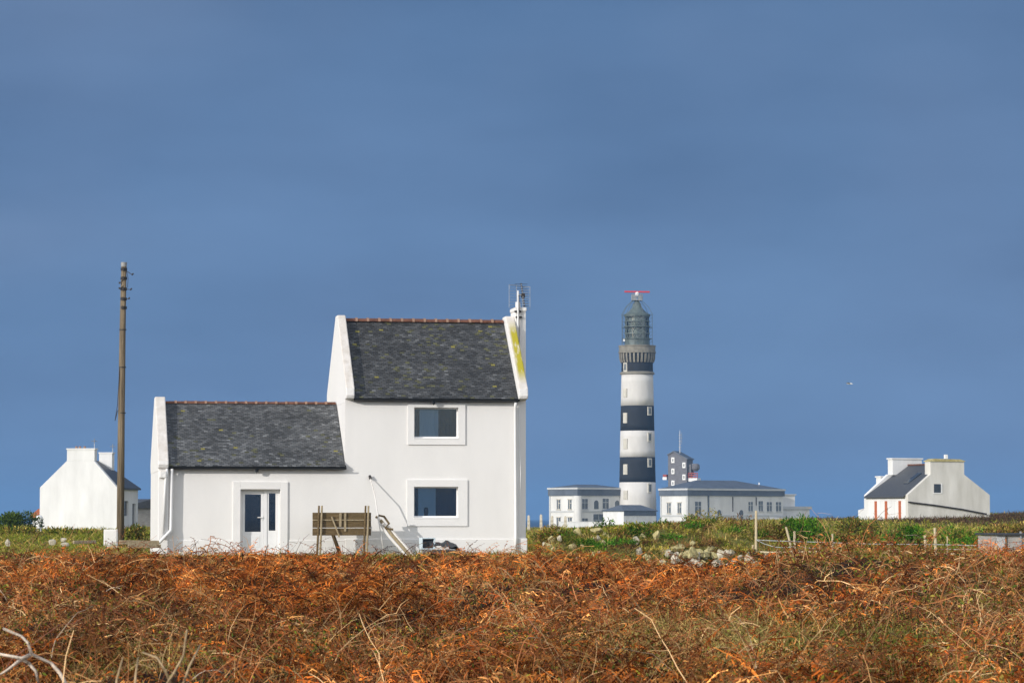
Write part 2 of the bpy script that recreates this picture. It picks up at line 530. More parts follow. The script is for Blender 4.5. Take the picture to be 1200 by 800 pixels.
def gz(x, y):
    x, y = np.asarray(x, float), np.asarray(y, float)
    z = 0.28 * sm(60, 97, y)
    z = z + 0.62 * np.exp(-((y - 114) / 9.0) ** 2) * sm(-12.3, -15.5, x)
    z = z + 0.78 * np.exp(-((y - bank_y(x)) / np.where(y < bank_y(x), 2.3, 4.0)) ** 2) * sm(0.7, 1.7, x) * sm(11, 8, x)
    z = z + 0.25 * np.exp(-((x - 7.6) / 1.6) ** 2 - ((y - 108) / 4) ** 2)
    z = z + 1.05 * sm(6, 30, x) * sm(115, 230, y) + 0.75 * sm(36, 60, x) * sm(150, 260, y)
    z = z + 0.42 * sm(150, 230, y) * sm(-10, -30, x)
    z = z - 1.15 * sm(300, 640, y)
    z = z - 0.14 * sm(74, 92, y) * sm(1.0, 0.2, x) * sm(-13.5, -11.5, x) * sm(99, 96, y)
    z = z + 0.36 * np.exp(-((x + 8.4) / 3.2) ** 2 - ((y - 64) / 9) ** 2)
    z = z + 0.84 * np.exp(-((x - 6.4) / 2.0) ** 2 - ((y - 54) / 7) ** 2)
    z = z + 0.42 * np.exp(-((x - 9.4) / 1.8) ** 2 - ((y - 56) / 6) ** 2)
    z = z - 0.30 * np.exp(-((x - 2.2) / 3.0) ** 2 - ((y - 46) / 5) ** 2)
    z = z - 0.62 * sm(70, 92, y) * sm(bank_y(x) - 1.5, bank_y(x) - 4.0, y) * sm(0.7, 2.0, x) * sm(15, 10.5, x)
    z = z + sm(bank_y(x) - 4, bank_y(x) - 1.5, y) * sm(122, 114, y) * sm(0.8, 2, x) * (0.5 * (vnoise(x / 1.1 + 3, y / 1.3) - 0.5) + 0.25 * (vnoise(x / 0.5, y / 0.6 + 8) - 0.5))
    near = sm(100, 80, y)
    z = z + near * (0.52 * (fbm(x / 2.3 + 5, y / 4.6 + 9, 2) - 0.5) + 0.30 * (vnoise(x / 0.8, y / 1.2) - 0.5) + 0.16 * (vnoise(x / 0.37 + 9, y / 0.55) - 0.5))
    z = z + sm(100, 130, y) * 0.5 * (fbm(x / 9 + 3, y / 16, 2) - 0.5) * sm(330, 250, y)
    z = z - 9.0 * sm(830, 980, y) - 9.0 * sm(420, 620, np.abs(x))
    return z

def terrain():
    ys = np.concatenate([np.linspace(-60, 8, 10), np.concatenate([np.geomspace(10, 130, 420), np.geomspace(131, 1100, 170)])])
    ts = np.sign(np.linspace(-1, 1, 521)) * np.abs(np.linspace(-1, 1, 521)) ** 1.6
    T, Y = np.meshgrid(ts, ys)
    X = T * (0.62 * np.abs(Y) + 28)
    Z = gz(X, Y) - 0.10 * sm(96, 90, Y)
    nv, nu = Y.shape
    me = bpy.data.meshes.new('ground')
    idx = np.arange(nv * nu).reshape(nv, nu)
    q = np.stack([idx[:-1, :-1], idx[:-1, 1:], idx[1:, 1:], idx[1:, :-1]], -1).reshape(-1, 4)
    make_mesh(me, np.stack([X, Y, Z], -1).reshape(-1, 3), q)
    me.polygons.foreach_set('use_smooth', np.ones(len(q), bool))
    m = bpy.data.materials.new('moorland_soil')
    m.use_nodes = True
    nt = m.node_tree
    p = nt.nodes['Principled BSDF']
    p.inputs['Roughness'].default_value = 0.95
    p.inputs['Specular IOR Level'].default_value = 0.1
    g = nt.nodes.new('ShaderNodeNewGeometry')
    sx = nt.nodes.new('ShaderNodeSeparateXYZ')
    nt.links.new(g.outputs['Position'], sx.inputs[0])
    def noise(sc, dt=4):
        n = nt.nodes.new('ShaderNodeTexNoise')
        n.inputs['Scale'].default_value = sc
        n.inputs['Detail'].default_value = dt
        nt.links.new(g.outputs['Position'], n.inputs['Vector'])
        return n
    def ramp(n, a, b, p0=0.35, p1=0.65):
        r = nt.nodes.new('ShaderNodeValToRGB')
        r.color_ramp.elements[0].position, r.color_ramp.elements[1].position = p0, p1
        r.color_ramp.elements[0].color, r.color_ramp.elements[1].color = (*a, 1), (*b, 1)
        nt.links.new(n.outputs['Fac'], r.inputs[0])
        return r
    brown = ramp(noise(1.5), (0.016, 0.009, 0.006), (0.045, 0.024, 0.012))
    green = ramp(noise(0.35), (0.15, 0.16, 0.035), (0.26, 0.20, 0.07))
    mr = nt.nodes.new('ShaderNodeMapRange')
    mr.inputs['From Min'].default_value, mr.inputs['From Max'].default_value = 92, 101
    nt.links.new(sx.outputs['Y'], mr.inputs['Value'])
    mx = nt.nodes.new('ShaderNodeMixRGB')
    nt.links.new(mr.outputs[0], mx.inputs['Fac'])
    nt.links.new(brown.outputs[0], mx.inputs['Color1'])
    nt.links.new(green.outputs[0], mx.inputs['Color2'])
    nt.links.new(mx.outputs[0], p.inputs['Base Color'])
    b = nt.nodes.new('ShaderNodeBump')
    b.inputs['Strength'].default_value = 0.6
    b.inputs['Distance'].default_value = 0.1
    nt.links.new(noise(7).outputs['Fac'], b.inputs['Height'])
    nt.links.new(b.outputs[0], p.inputs['Normal'])
    me.materials.append(m)
    o = bpy.data.objects.new('ground', me)
    col.objects.link(o)
    o['kind'] = 'structure'

def make_mesh(me, V, Q, C=None):
    V = np.ascontiguousarray(V, np.float32)
    Q = np.ascontiguousarray(Q, np.int32)
    me.vertices.add(len(V))
    me.vertices.foreach_set('co', V.ravel())
    me.loops.add(Q.size)
    me.loops.foreach_set('vertex_index', Q.ravel())
    me.polygons.add(len(Q))
    k = Q.shape[1]
    me.polygons.foreach_set('loop_start', np.arange(0, Q.size, k, dtype=np.int32))
    me.update(calc_edges=True)
    if C is not None:
        ca = me.color_attributes.new('tint', 'FLOAT_COLOR', 'POINT')
        C4 = np.ones((len(V), 4), np.float32)
        C4[:, :3] = C
        ca.data.foreach_set('color', C4.ravel())

terrain()

def sea():
    mb = MB()
    n = 96
    mb.add([(8000 * math.cos(2 * math.pi * k / n), 8000 * math.sin(2 * math.pi * k / n), -3.0) for k in range(n)], [list(range(n))])
    m = mat('sea_water', (0.02, 0.05, 0.10), 0.35, 0.2, 0.02, coord='Generated', spec=0.5)
    nt = m.node_tree
    g = nt.nodes.new('ShaderNodeNewGeometry')
    nz = nt.nodes.new('ShaderNodeTexNoise')
    nz.inputs['Scale'].default_value = 0.15
    nz.inputs['Detail'].default_value = 5
    nt.links.new(g.outputs['Position'], nz.inputs['Vector'])
    b = nt.nodes.new('ShaderNodeBump')
    b.inputs['Strength'].default_value = 0.7
    b.inputs['Distance'].default_value = 1.0
    nt.links.new(nz.outputs['Fac'], b.inputs['Height'])
    nt.links.new(b.outputs[0], nt.nodes['Principled BSDF'].inputs['Normal'])
    o = mb.build('sea', m)
    o['kind'] = 'structure'
sea()

# ------------------------------------------------------------------ haze
def haze():
    mb = MB()
    mb.box(-8200, 8200, -8200, 8200, -10.5, 70)
    m = bpy.data.materials.new('sea_haze')
    m.use_nodes = True
    nt = m.node_tree
    nt.nodes.remove(nt.nodes['Principled BSDF'])
    v = nt.nodes.new('ShaderNodeVolumePrincipled')
    v.inputs['Color'].default_value = (0.24, 0.50, 0.90, 1)
    v.inputs['Density'].default_value = HAZE
    nt.links.new(v.outputs[0], nt.nodes['Material Output'].inputs['Volume'])
    o = mb.build('haze', m)
    o['kind'] = 'stuff'
HAZE = 0.00017
haze()

# ------------------------------------------------------------------ the white house
PHI = R(9.5)
HO = (-5.75, 100.0, 0.56)
house = thing('white_house', 'white rendered house with a two-storey block and a lower slate-roofed wing, nearest the field', 'house', HO, PHI)

def slates(name, parent, u0, u1, ev, ez, rv, rz, w=0.155, ex=0.088, dark=1.0, lichen=0.04):
    """individual overlapping slates on the slope from eave (ev, ez) to ridge (rv, rz)"""
    mb = MB()
    L = math.hypot(rv - ev, rz - ez)
    dv, dz = (rv - ev) / L, (rz - ez) / L
    nv_, nz_ = -dz, dv
    rows = int(L / ex)
    ex = L / rows
    rnd = random.Random(len(name) + int(u1 * 10))
    for r in range(rows):
        s0, s1 = r * ex - 0.012, (r + 1) * ex + 0.02
        u = u0 - (w / 2 if r % 2 else 0)
        while u < u1 - 0.01:
            a, b = max(u, u0) + 0.004, min(u + w, u1) - 0.004
            u += w
            if b - a < 0.02:
                continue
            h0 = 0.030 + rnd.uniform(0, 0.010)
            h1 = 0.016
            tw = rnd.uniform(-0.005, 0.005)
            j = rnd.uniform(-0.012, 0.012)
            xs = (a + b) / 2
            patch = float(fbm(xs * 0.9 + 40, r * ex * 1.4, 3))
            k = dark * (0.58 + 0.75 * rnd.random() ** 1.5) * (0.6 + 0.8 * patch)
            c = [0.071 * k, 0.073 * k, 0.075 * k]
            if rnd.random() < lichen * (2.6 if patch > 0.5 else 0.5):
                q_ = rnd.uniform(.6, 1.2)
                c = [0.105 * q_, 0.105 * q_, 0.055 * q_]
            elif rnd.random() < 0.003:
                c = [0.24, 0.21, 0.05]
            elif rnd.random() < 0.10:
                c = [q * 1.6 for q in c]
            def pt(uu, s, h):
                return (uu, ev + dv * s + nv_ * h, ez + dz * s + nz_ * h)
            s0j = s0 + j
            V = [pt(a, s0j, h0 + tw), pt(b, s0j, h0 - tw), pt(b, s1, h1), pt(a, s1, h1), pt(a, s0j, h0 + tw - 0.012), pt(b, s0j, h0 - tw - 0.012)]
            mb.add(V[:4], [(0, 1, 2, 3)], tuple(c))
            mb.add([V[4], V[5], V[1], V[0]], [(0, 1, 2, 3)], tuple(min(0.3, q * 1.9 + 0.03) for q in c))
    return mb.build(name, M['slate'], parent, tint=True)

def ridge_tiles(parent, u0, u1, v, z, n, r=0.12):
    mb = MB()
    st = (u1 - u0) / n
    for i in range(n):
        a = u0 + i * st
        rr = r * random.uniform(0.95, 1.04)
        prof = [(v + rr * 1.15 * math.cos(t), z + rr * math.sin(t) + random.uniform(-.006, .006)) for t in [math.pi * q / 8 for q in range(9)]]
        mb.prism_x(prof, a, a + st - 0.012)
    o = mb.build('ridge', M['ridge'], parent, bevel=0.008)
    m2 = MB()
    for i in range(1, n):
        a = u0 + i * st
        prof = [(v + (r + .018) * 1.15 * math.cos(t), z + (r + .018) * math.sin(t)) for t in [math.pi * q / 8 for q in range(9)]]
        m2.prism_x(prof, a - 0.05, a + 0.035)
    m2.build_each('mortar_joint', M['mortar'], o)
    return o

def gutter(parent, u0, u1, v, z, knob):
    mb = MB()
    n = 10
    outer = [(v + 0.085 * math.cos(t), z + 0.085 * math.sin(t)) for t in [math.pi + math.pi * q / n for q in range(n + 1)]]
    inner = [(v + 0.072 * math.cos(t), z + 0.072 * math.sin(t)) for t in [2 * math.pi - math.pi * q / n for q in range(n + 1)]]
    mb.prism_x(outer + inner, u0, u1)
    mb.box(u0, u1, v + 0.055, v + 0.095, z - 0.02, z + 0.075)
    o = mb.build('gutter', M['black'], parent)
    k = MB()
    k.tube([(knob, v, z - 0.07), (knob, v + 0.01, z - 0.14), (knob, v + 0.06, z - 0.19)], [0.075, 0.06, 0.03], 10)
    k.build('gutter_outlet', M['black'], o)
    return o

def make_house():
    H = house
    D2, D1 = 5.8, 5.5
    # two-storey block front wall
    w1 = (2.39, 3.94, 3.81, 4.87)
    w2 = (2.39, 3.94, 1.07, 2.13)
    mb = MB()
    wall_holes(mb, 0.0, 6.07, -0.8, 5.16, 0.0, 0.42, [w1, w2])
    mb.box(0.30, 6.07, D2 - 0.42, D2, -0.8, 5.16)
    mb.build_each('wall', M['render'], H)
    # wing front wall
    dr = (-3.59, -2.23, -0.8, 2.03)
    mb = MB()
    wall_holes(mb, -6.05, -0.003, -0.8, 2.80, 0.004, 0.42, [dr])
    mb.box(-6.05, -0.003, D1 - 0.42, D1, -0.8, 2.8)
    mb.build_each('wall', M['render'], H)
    # gables: left of the block, right of the block, end of the wing
    def gable(u0, u1, D, vf, zf, zk, foot, peak, name='gable_wall', m=None, zbot=-0.4, fw=-0.30):
        mid = D / 2
        pts = [(vf, zbot), (vf, zf), (fw, zf + 0.03), (fw - 0.05, zf + 0.14), (fw - 0.03, zf + foot),
               (mid - 0.30, peak), (mid + 0.30, peak), (D - fw + 0.03, zf + foot), (D - fw, zf + 0.03), (D - vf, zf), (D - vf, zbot)]
        g_ = MB()
        g_.prism_x(pts, u0, u1)
        return g_.build(name, m or M['coping'], H, bevel=0.035, segs=3)
    # lower gable walls are plain render; copings above are weathered
    def gable_wall(u0, u1, D, vf, ztop):
        g_ = MB()
        mid = D / 2
        g_.prism_x([(vf, -0.8), (vf, ztop), (mid, ztop + (mid - vf) * 0.86), (D - vf, ztop), (D - vf, -0.8)], u0, u1)
        return g_
    g1 = gable_wall(-0.003, 0.297, D2, 0.003, 5.1)
    g1.build('gable_wall', M['render'], H)
    cop = gable(-0.012, 0.285, D2, 0.08, 5.12, 0, 0.42, 8.22, 'coping', M['coping'], zbot=5.0)
    cop['label'] = 'white coping with one small lichen patch at its peak'
    g2 = MB()
    g2.prism_z([(6.07, 0.0), (6.34, 0.12), (6.34, D2), (6.07, D2)], -0.8, 5.14)
    mid = D2 / 2
    g2.prism_x([(0.15, 5.14), (mid, 5.14 + mid * 0.86), (D2 - 0.1, 5.14)], 6.07, 6.34)
    g2.build('gable_wall', M['render'], H)
    cop = gable(6.02, 6.345, D2, 0.10, 5.14, 0, 0.40, 8.25, 'coping', M['lichen'], zbot=5.05)
    cop['label'] = 'coping streaked with bright yellow lichen'
    g3 = gable_wall(-6.40, -6.05, D1, -0.24, 2.6)
    g3.build('gable_wall', M['render'], H, bevel=0.03)
    gable(-6.412, -6.058, D1, -0.20, 2.72, 0, 0.30, 5.28, 'coping', M['coping'], zbot=2.62, fw=-0.31)
    s = MB()
    s.prism_z([(-6.37, -0.36), (-6.12, -0.36), (-6.10, -0.2), (-6.39, -0.2)], 2.40, 2.66)
    s.build('corbel_stone', M['coping'], H, bevel=0.04, segs=3)
    # plinth
    p = MB()
    p.box(-0.002, 6.06, -0.035, 0.0, -0.8, 0.33)
    p.box(6.062, 6.365, -0.035, 0.15, -0.8, 0.345)
    p.box(-6.05, -3.86, -0.012, 0.02, -0.8, 0.30)
    p.box(-1.96, -0.004, -0.012, 0.02, -0.8, 0.30)
    p.build_each('plinth', M['render'], H, bevel=0.02)
    # roofs
    def roof(u0, u1, D, ze, zr, vo):
        mid = D / 2
        t = 0.14
        r_ = MB()
        r_.prism_x([(-vo, ze), (mid, zr), (D + vo, ze), (D + vo, ze - t), (mid, zr - t), (-vo, ze - t)], u0, u1)
        return r_.build('roof', M['slate_base'], H)
    ra = roof(0.287, 6.018, D2, 5.20, 8.02, 0.16)
    slates('slates', ra, 0.30, 6.01, -0.20, 5.165, D2 / 2, 8.02, dark=0.95, lichen=0.05)
    ridge_tiles(ra, 0.30, 6.0, D2 / 2, 8.02, 14)
    rb = roof(-6.056, -0.014, D1, 2.84, 5.06, 0.16)
    slates('slates', rb, -6.05, -0.02, -0.20, 2.80, D1 / 2, 5.06, w=0.15, ex=0.085, dark=1.40, lichen=0.015)
    ridge_tiles(rb, -6.03, -0.03, D1 / 2, 5.06, 17, 0.085)
    gutter(H, 0.29, 6.06, -0.215, 5.16, 3.05)
    gutter(H, -6.05, 0.02, -0.215, 2.79, -3.05)
    # chimney breast outside the right gable
    c = MB()
    c.box(6.35, 6.74, 2.42, 3.42, -0.8, 8.42)
    c.box(6.33, 6.76, 2.38, 3.46, 8.42, 8.56)
    ch = c.build('chimney', M['coping'], H, bevel=0.025, segs=2)
    k = MB()
    k.tube([(6.48, 2.6, 8.5), (6.48, 2.6, 8.76)], 0.09, 12)
    k.build('chimney_pot', M['coping'], ch)
    # windows
    def window(o, tr, sheets):
        u0, u1, z0, z1 = o
        f_ = MB()
        a, v0, v1 = 0.055, 0.17, 0.23
        f_.box(u0, u1, v0, v1, z0, z0 + a)
        f_.box(u0, u1, v0, v1, z1 - a * 0.8, z1)
        f_.box(u0, u0 + a * 0.7, v0, v1, z0 + a, z1 - a * 0.8)
        f_.box(u1 - a * 0.7, u1, v0, v1, z0 + a, z1 - a * 0.8)
        fr = f_.build('window', M['pvc'], H)
        g_ = MB()
        g_.box(u0 + a * 0.7, u1 - a * 0.7, 0.195, 0.205, z0 + a, z1 - a * 0.8)
        g_.build('pane', M['glass'], fr)
        s_ = MB()
        s_.box(u0 - 0.02, u1 + 0.02, -0.052, 0.165, z0 - 0.045, z0 - 0.003)
        s_.build('sill', M['trim'], fr, bevel=0.01)
        for (ca, cb, m_, dep, zt) in sheets:
            c_ = MB()
            n = 10
            for i in range(n):
                x0, x1 = ca + (cb - ca) * i / n, ca + (cb - ca) * (i + 1) / n
                c_.box(x0, x1, dep + 0.02 * (i % 2), dep + 0.03 + 0.02 * (i % 2), z0 - 0.05, zt)
            c_.build('curtain', M[m_], fr)  # pale ones are curtains, dark blue ones paint the dim room
        t0, t1, t2, t3 = tr
        b = MB()
        b.box(t0, u0, -0.045, 0.0, t2, t3)
        b.box(u1, t1, -0.045, 0.0, t2, t3)
        b.box(u0, u1, -0.045, 0.0, t2, z0 - 0.046)
        b.box(u0, u1, -0.045, 0.0, z1, t3)
        b.build('surround', M['trim'], fr)
    wa = window(w1, (2.17, 4.18, 3.58, 4.99), [(2.62, 3.28, 'curtain', 0.262, 4.80), (3.3, 3.95, 'blue_curtain', 0.40, 4.9), (2.30, 2.60, 'blue_curtain', 0.46, 4.9)])
    wb = window(w2, (2.15, 4.26, 0.77, 2.37), [(2.58, 3.20, 'curtain', 0.30, 2.1), (3.22, 3.95, 'blue_curtain', 0.55, 2.2)])
    v_ = MB()
    v_.lathe([(0.035, 1.10), (0.07, 1.14), (0.085, 1.26), (0.075, 1.38), (0.05, 1.42)], 12, 2.86, 0.34)
    v_.build('vase', M['iron'], H)
    # dark rooms behind the glass
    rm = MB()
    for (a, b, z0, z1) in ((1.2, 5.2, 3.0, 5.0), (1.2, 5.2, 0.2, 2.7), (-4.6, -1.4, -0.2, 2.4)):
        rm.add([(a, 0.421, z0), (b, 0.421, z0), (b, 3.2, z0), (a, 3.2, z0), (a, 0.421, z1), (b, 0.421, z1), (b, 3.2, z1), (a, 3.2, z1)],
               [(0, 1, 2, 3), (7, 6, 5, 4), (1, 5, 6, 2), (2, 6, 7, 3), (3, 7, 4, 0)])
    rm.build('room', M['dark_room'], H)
    # door with sidelight
    d = MB()
    z1 = 2.03
    d.box(-3.59, -3.51, 0.20, 0.27, -0.8, z1)
    d.box(-2.31, -2.23, 0.20, 0.27, -0.8, z1)
    d.box(-3.51, -2.31, 0.20, 0.27, z1 - 0.07, z1)
    d.box(-2.77, -2.66, 0.19, 0.27, -0.8, z1 - 0.07)
    d.box(-2.655, -2.315, 0.215, 0.26, -0.8, 0.56)           # sidelight lower panel
    fr = d.build('door_frame', M['pvc'], H, bevel=0.008)
    g_ = MB()
    g_.box(-2.60, -2.37, 0.228, 0.236, 0.62, 1.90)
    g_.build('pane', M['glass'], fr)
    sd = MB()
    sd.box(-2.655, -2.60, 0.215, 0.255, 0.56, 1.955)
    sd.box(-2.37, -2.315, 0.215, 0.255, 0.56, 1.955)
    sd.box(-2.60, -2.37, 0.215, 0.255, 0.56, 0.62)
    sd.box(-2.60, -2.37, 0.215, 0.255, 1.90, 1.955)
    sd.build('sidelight', M['pvc'], fr)
    dd = MB()
    dd.box(-3.505, -3.42, 0.215, 0.26, -0.8, 1.955)
    dd.box(-2.87, -2.775, 0.215, 0.26, -0.8, 1.955)
    dd.box(-3.42, -2.87, 0.215, 0.26, -0.8, 0.58)
    dd.box(-3.42, -2.87, 0.215, 0.26, 1.86, 1.955)
    dd.box(-3.38, -2.91, 0.207, 0.215, 0.05, 0.44)
    door = dd.build('door', M['pvc'], H, bevel=0.006)
    g_ = MB()
    g_.box(-3.42, -2.87, 0.234, 0.242, 0.58, 1.86)
    g_.build('pane', M['glass'], door)
    h_ = MB()
    h_.tube([(-2.82, 0.20, 1.07), (-2.82, 0.15, 1.07), (-2.99, 0.15, 1.07)], 0.018, 8)
    h_.box(-2.845, -2.795, 0.195, 0.214, 0.98, 1.16)
    h_.build('handle', M['pvc'], door)
    t_ = MB()
    t_.box(-3.85, -3.59, -0.05, 0.02, -0.8, 2.29)
    t_.box(-2.23, -1.97, -0.05, 0.02, -0.8, 2.29)
    t_.box(-3.59, -2.23, -0.05, 0.02, z1, 2.29)
    t_.build('surround', M['trim'], fr, bevel=0.01)
    # downpipes
    def pipe(pts, r=0.045):
        q = MB()
        q.tube(pts, r, 10)
        return q.build('downpipe', M['pvc'], H, smooth=True)
    pipe([(-5.93, -0.215, 2.76), (-5.94, -0.20, 2.6), (-5.96, -0.20, 0.75), (-5.97, -0.22, 0.62), (-6.37, -0.5, 0.22)], 0.055)
    pipe([(-6.11, -0.30, 2.72), (-6.15, -0.30, 2.4), (-6.24, -0.30, 0.35)], 0.045)
    pipe([(5.93, -0.20, 5.05), (5.93, -0.10, 4.9), (5.95, -0.09, 0.40), (5.93, -0.12, -0.1)], 0.05)
    # cable that drops down the right corner of the block
    q = MB()
    q.tube([(6.10, -0.03, 4.9), (6.08, -0.03, 3.8), (6.13, -0.03, 2.6), (6.10, -0.02, 1.3), (6.11, -0.03, 0.5)], 0.014, 6)
    q.build('cable', M['pvc'], H)
make_house()

def hloc(u, v, z):
    """point in house coordinates -> world"""
    c, s = math.cos(PHI), math.sin(PHI)
    return Vector((HO[0] + u * c - v * s, HO[1] + u * s + v * c, HO[2] + z))

def tv_antenna():
    t = thing('tv_antenna', 'grey rooftop television aerial clamped to the chimney at the right end of the white house', 'aerial', hloc(6.44, 2.33, 7.6), PHI)
    m = MB()
    m.tube([(0, 0, -0.1), (0, 0, 1.55)], 0.03, 8)
    m.build('mast', M['pvc'], t)
    b = MB()
    b.box(-0.12, 0.12, 0.0, 0.09, 0.78, 0.84)
    b.box(-0.08, 0.16, 0.0, 0.09, 0.58, 0.63)
    b.build_each('bracket', M['iron'], t)
    bo = MB()
    p0, p1 = Vector((0.10, -0.75, 0.95)), Vector((0.24, 0.75, 1.85))
    bo.tube([p0, p1], 0.018, 6)
    bo.tube([(0, 0, 1.4), (0.17, 0, 1.4)], 0.02, 6)
    boom = bo.build('boom', M['steel'], t)
    e = MB()
    for i in range(10):
        q = p0.lerp(p1, i / 9)
        w = 0.14 + 0.01 * i
        e.tube([q - Vector((w, 0, 0)), q + Vector((w, 0, 0))], 0.007, 5)
        e.box(q.x - 0.03, q.x + 0.03, q.y - 0.03, q.y + 0.03, q.z - 0.025, q.z + 0.025)
    e.build('element', M['iron'], boom)
    k = MB()
    k.box(0.12, 0.24, -0.08, 0.08, 1.30, 1.46)
    k.build('junction_box', M['iron'], boom, bevel=0.02)
    r = MB()
    for i in range(9):
        z = 0.98 + i * 0.1
        r.tube([(-0.24, 0.5, z), (0.05, 0.62, z)], 0.005, 4)
        r.tube([(0.26, 0.62, z - 0.06), (0.52, 0.5, z - 0.06)], 0.005, 4)
    for x, y in ((-0.24, 0.5), (0.05, 0.62)):
        r.tube([(x, y, 0.98), (x, y, 1.8)], 0.007, 4)
    for x, y in ((0.26, 0.62), (0.52, 0.5)):
        r.tube([(x, y, 0.92), (x, y, 1.74)], 0.007, 4)
    r.tube([(-0.24, 0.5, 1.8), (0.05, 0.62, 1.8), (0.26, 0.62, 1.74), (0.52, 0.5, 1.74)], 0.007, 4)
    r.build('reflector', M['steel'], t)
    c = MB()
    c.tube([(0.03, -0.02, 1.4), (0.035, -0.04, 0.4), (0.03, 0.0, -0.9)], 0.012, 5)
    c.build('cable', M['iron'], t)
tv_antenna()

# ------------------------------------------------------------------ things standing against the house
def plank_panel():
    o = hloc(-0.22, -1.1, 0.0)
    t = thing('plank_panel', 'weathered brown plank panel on two pairs of stakes, standing before the white wall', 'plank panel', (o.x, o.y, float(gz(o.x, o.y))), PHI)
    dz = HO[2] - t.location.z
    for k in range(3):
        b = MB()
        z0 = 0.46 + dz + k * 0.265
        b.box(-1.0, 1.0, 0.0 + 0.004 * k, 0.04 + 0.004 * k, z0, z0 + 0.245)
        b.build('plank', M['wood'], t, bevel=0.01)
    b = MB()
    b.box(-1.0, 1.0, -0.03, -0.005, 0.965 + dz, 1.0 + dz)
    b.box(-0.10, -0.02, -0.045, -0.032, 0.75 + dz, 1.22 + dz)
    b.box(0.07, 0.14, -0.045, -0.032, 0.6 + dz, 1.22 + dz)
    b.build('batten', M['post'], t)
    d = MB()
    d.tube([(-0.36, -0.06, 1.10 + dz), (-0.12, -0.07, 0.5 + dz), (-0.10, -0.07, 0.40 + dz)], 0.028, 7)
    d.build('brace', M['post'], t)
    for x in (-0.79, -0.69, 0.80, 0.90):
        p = MB()
        p.tube([(x - 0.08, -0.06, -0.4), (x - 0.02, -0.06, 0.7 + dz), (x, -0.06, 1.47 + dz)], [0.04, 0.038, 0.033], 7)
        p.build('stake', M['wood'] if x in (-0.79, 0.80) else M['post'], t)
    l = MB()
    l.tube([(-0.3, 0.06, 0.5 + dz), (0.06, 0.62, -0.05)], 0.07, 6)
    l.build('prop', M['wood'], t)
plank_panel()

def leaning_bits():
    o = hloc(1.02, -0.9, 0)
    t = thing('leaning_rod', 'thin pale rod with a dark tip leaning against the white wall', 'rod', o, PHI)
    m = MB()
    m.tube([(0.22, 0.0, -0.1), (0.05, 0.05, 0.95), (-0.05, 0.30, 1.8), (-0.16, 0.80, 2.42)], [0.022, 0.022, 0.02, 0.018], 7)
    m.build('shaft', M['coping'], t, smooth=True)
    m = MB()
    m.tube([(-0.155, 0.78, 2.40), (-0.17, 0.85, 2.50)], 0.05, 8)
    m.build('tip', M['iron'], t)
    o = hloc(1.15, -1.0, 0)
    t = thing('timber_boards', 'bundle of curved bleached timber boards slumped below the leaning rod', 'timber', o, PHI)
    for k, (du, w) in enumerate(((0.0, 0.05), (0.14, 0.06), (0.26, 0.05))):
        m = MB()
        pts = [(-0.10 + du * 0.6, 0.35 - 0.1 * k, 1.12 - du * 1.0), (0.03 + du, 0.25, 0.80 - du * 0.3), (0.28 + du, 0.12, 0.42), (0.62 + du, 0.0, 0.02), (0.85 + du, -0.05, -0.25)]
        m.tube(pts, w, 5)
        m.build('board', M['coping'] if k != 1 else M['post'], t)
    m = MB()
    m.tube([(-0.17, 0.3, 1.06), (-0.05, 0.3, 1.14), (0.12, 0.28, 1.10), (0.28, 0.2, 0.86), (0.14, 0.18, 0.70), (0.42, 0.15, 0.66)], 0.04, 6)
    m.build('strap', M['wood'], t)
    o = hloc(2.74, -0.85, -0.02)
    t = thing('plastic_crate', 'pale blue plastic crate tipped on its side below the lower window', 'crate', o, PHI + R(6))
    m = MB()
    m.box(-0.24, -0.20, -0.2, 0.2, 0, 0.40)
    m.box(0.20, 0.24, -0.2, 0.2, 0, 0.40)
    m.box(-0.20, 0.20, -0.2, 0.2, 0.36, 0.40)
    m.box(-0.20, 0.20, -0.2, 0.2, 0.0, 0.04)
    m.box(-0.20, 0.20, 0.16, 0.2, 0.04, 0.36)
    m.build('crate_body', M['crate'], t, bevel=0.01)
    m = MB()
    m.box(-0.195, 0.195, -0.06, 0.15, 0.045, 0.33)
    m.build('contents', M['tarp'], t, bevel=0.03)  # dark block put in to paint the crate's shaded inside
    o = hloc(3.35, -0.8, -0.05)
    m = MB()
    n = 14
    V, Fc = [], []
    for i in range(n):
        for j in range(6):
            x = -0.55 + 1.1 * i / (n - 1)
            y = -0.3 + 0.6 * j / 5
            z = 0.30 * (1 - (x / 0.6) ** 2 * 0.6) * (1 - (y / 0.36) ** 2 * 0.8) + 0.05 * math.sin(9 * x + 5 * y) + 0.03 * math.sin(21 * x) - 0.12 * x
            V.append((x, y, max(z, -0.05)))
    for i in range(n - 1):
        for j in range(5):
            a = i * 6 + j
            Fc.append((a, a + 6, a + 7, a + 1))
    m.add(V, Fc)
    m.add([(-0.5, -0.28, -0.2), (0.5, -0.28, -0.2), (0.5, 0.28, -0.2), (-0.5, 0.28, -0.2), (-0.4, -0.2, 0.02), (0.4, -0.2, 0.0), (0.4, 0.2, 0.0), (-0.4, 0.2, 0.02)],
          [(0, 3, 2, 1), (4, 5, 6, 7), (0, 1, 5, 4), (1, 2, 6, 5), (2, 3, 7, 6), (3, 0, 4, 7)])
    ob = m.build('tarpaulin', M['tarp'], smooth=True)
    ob.location = o
    ob.rotation_euler = (0, 0, PHI)
    tag(ob, 'dark grey crumpled tarpaulin bundle on the ground right of the pale blue crate', 'tarpaulin')
leaning_bits()

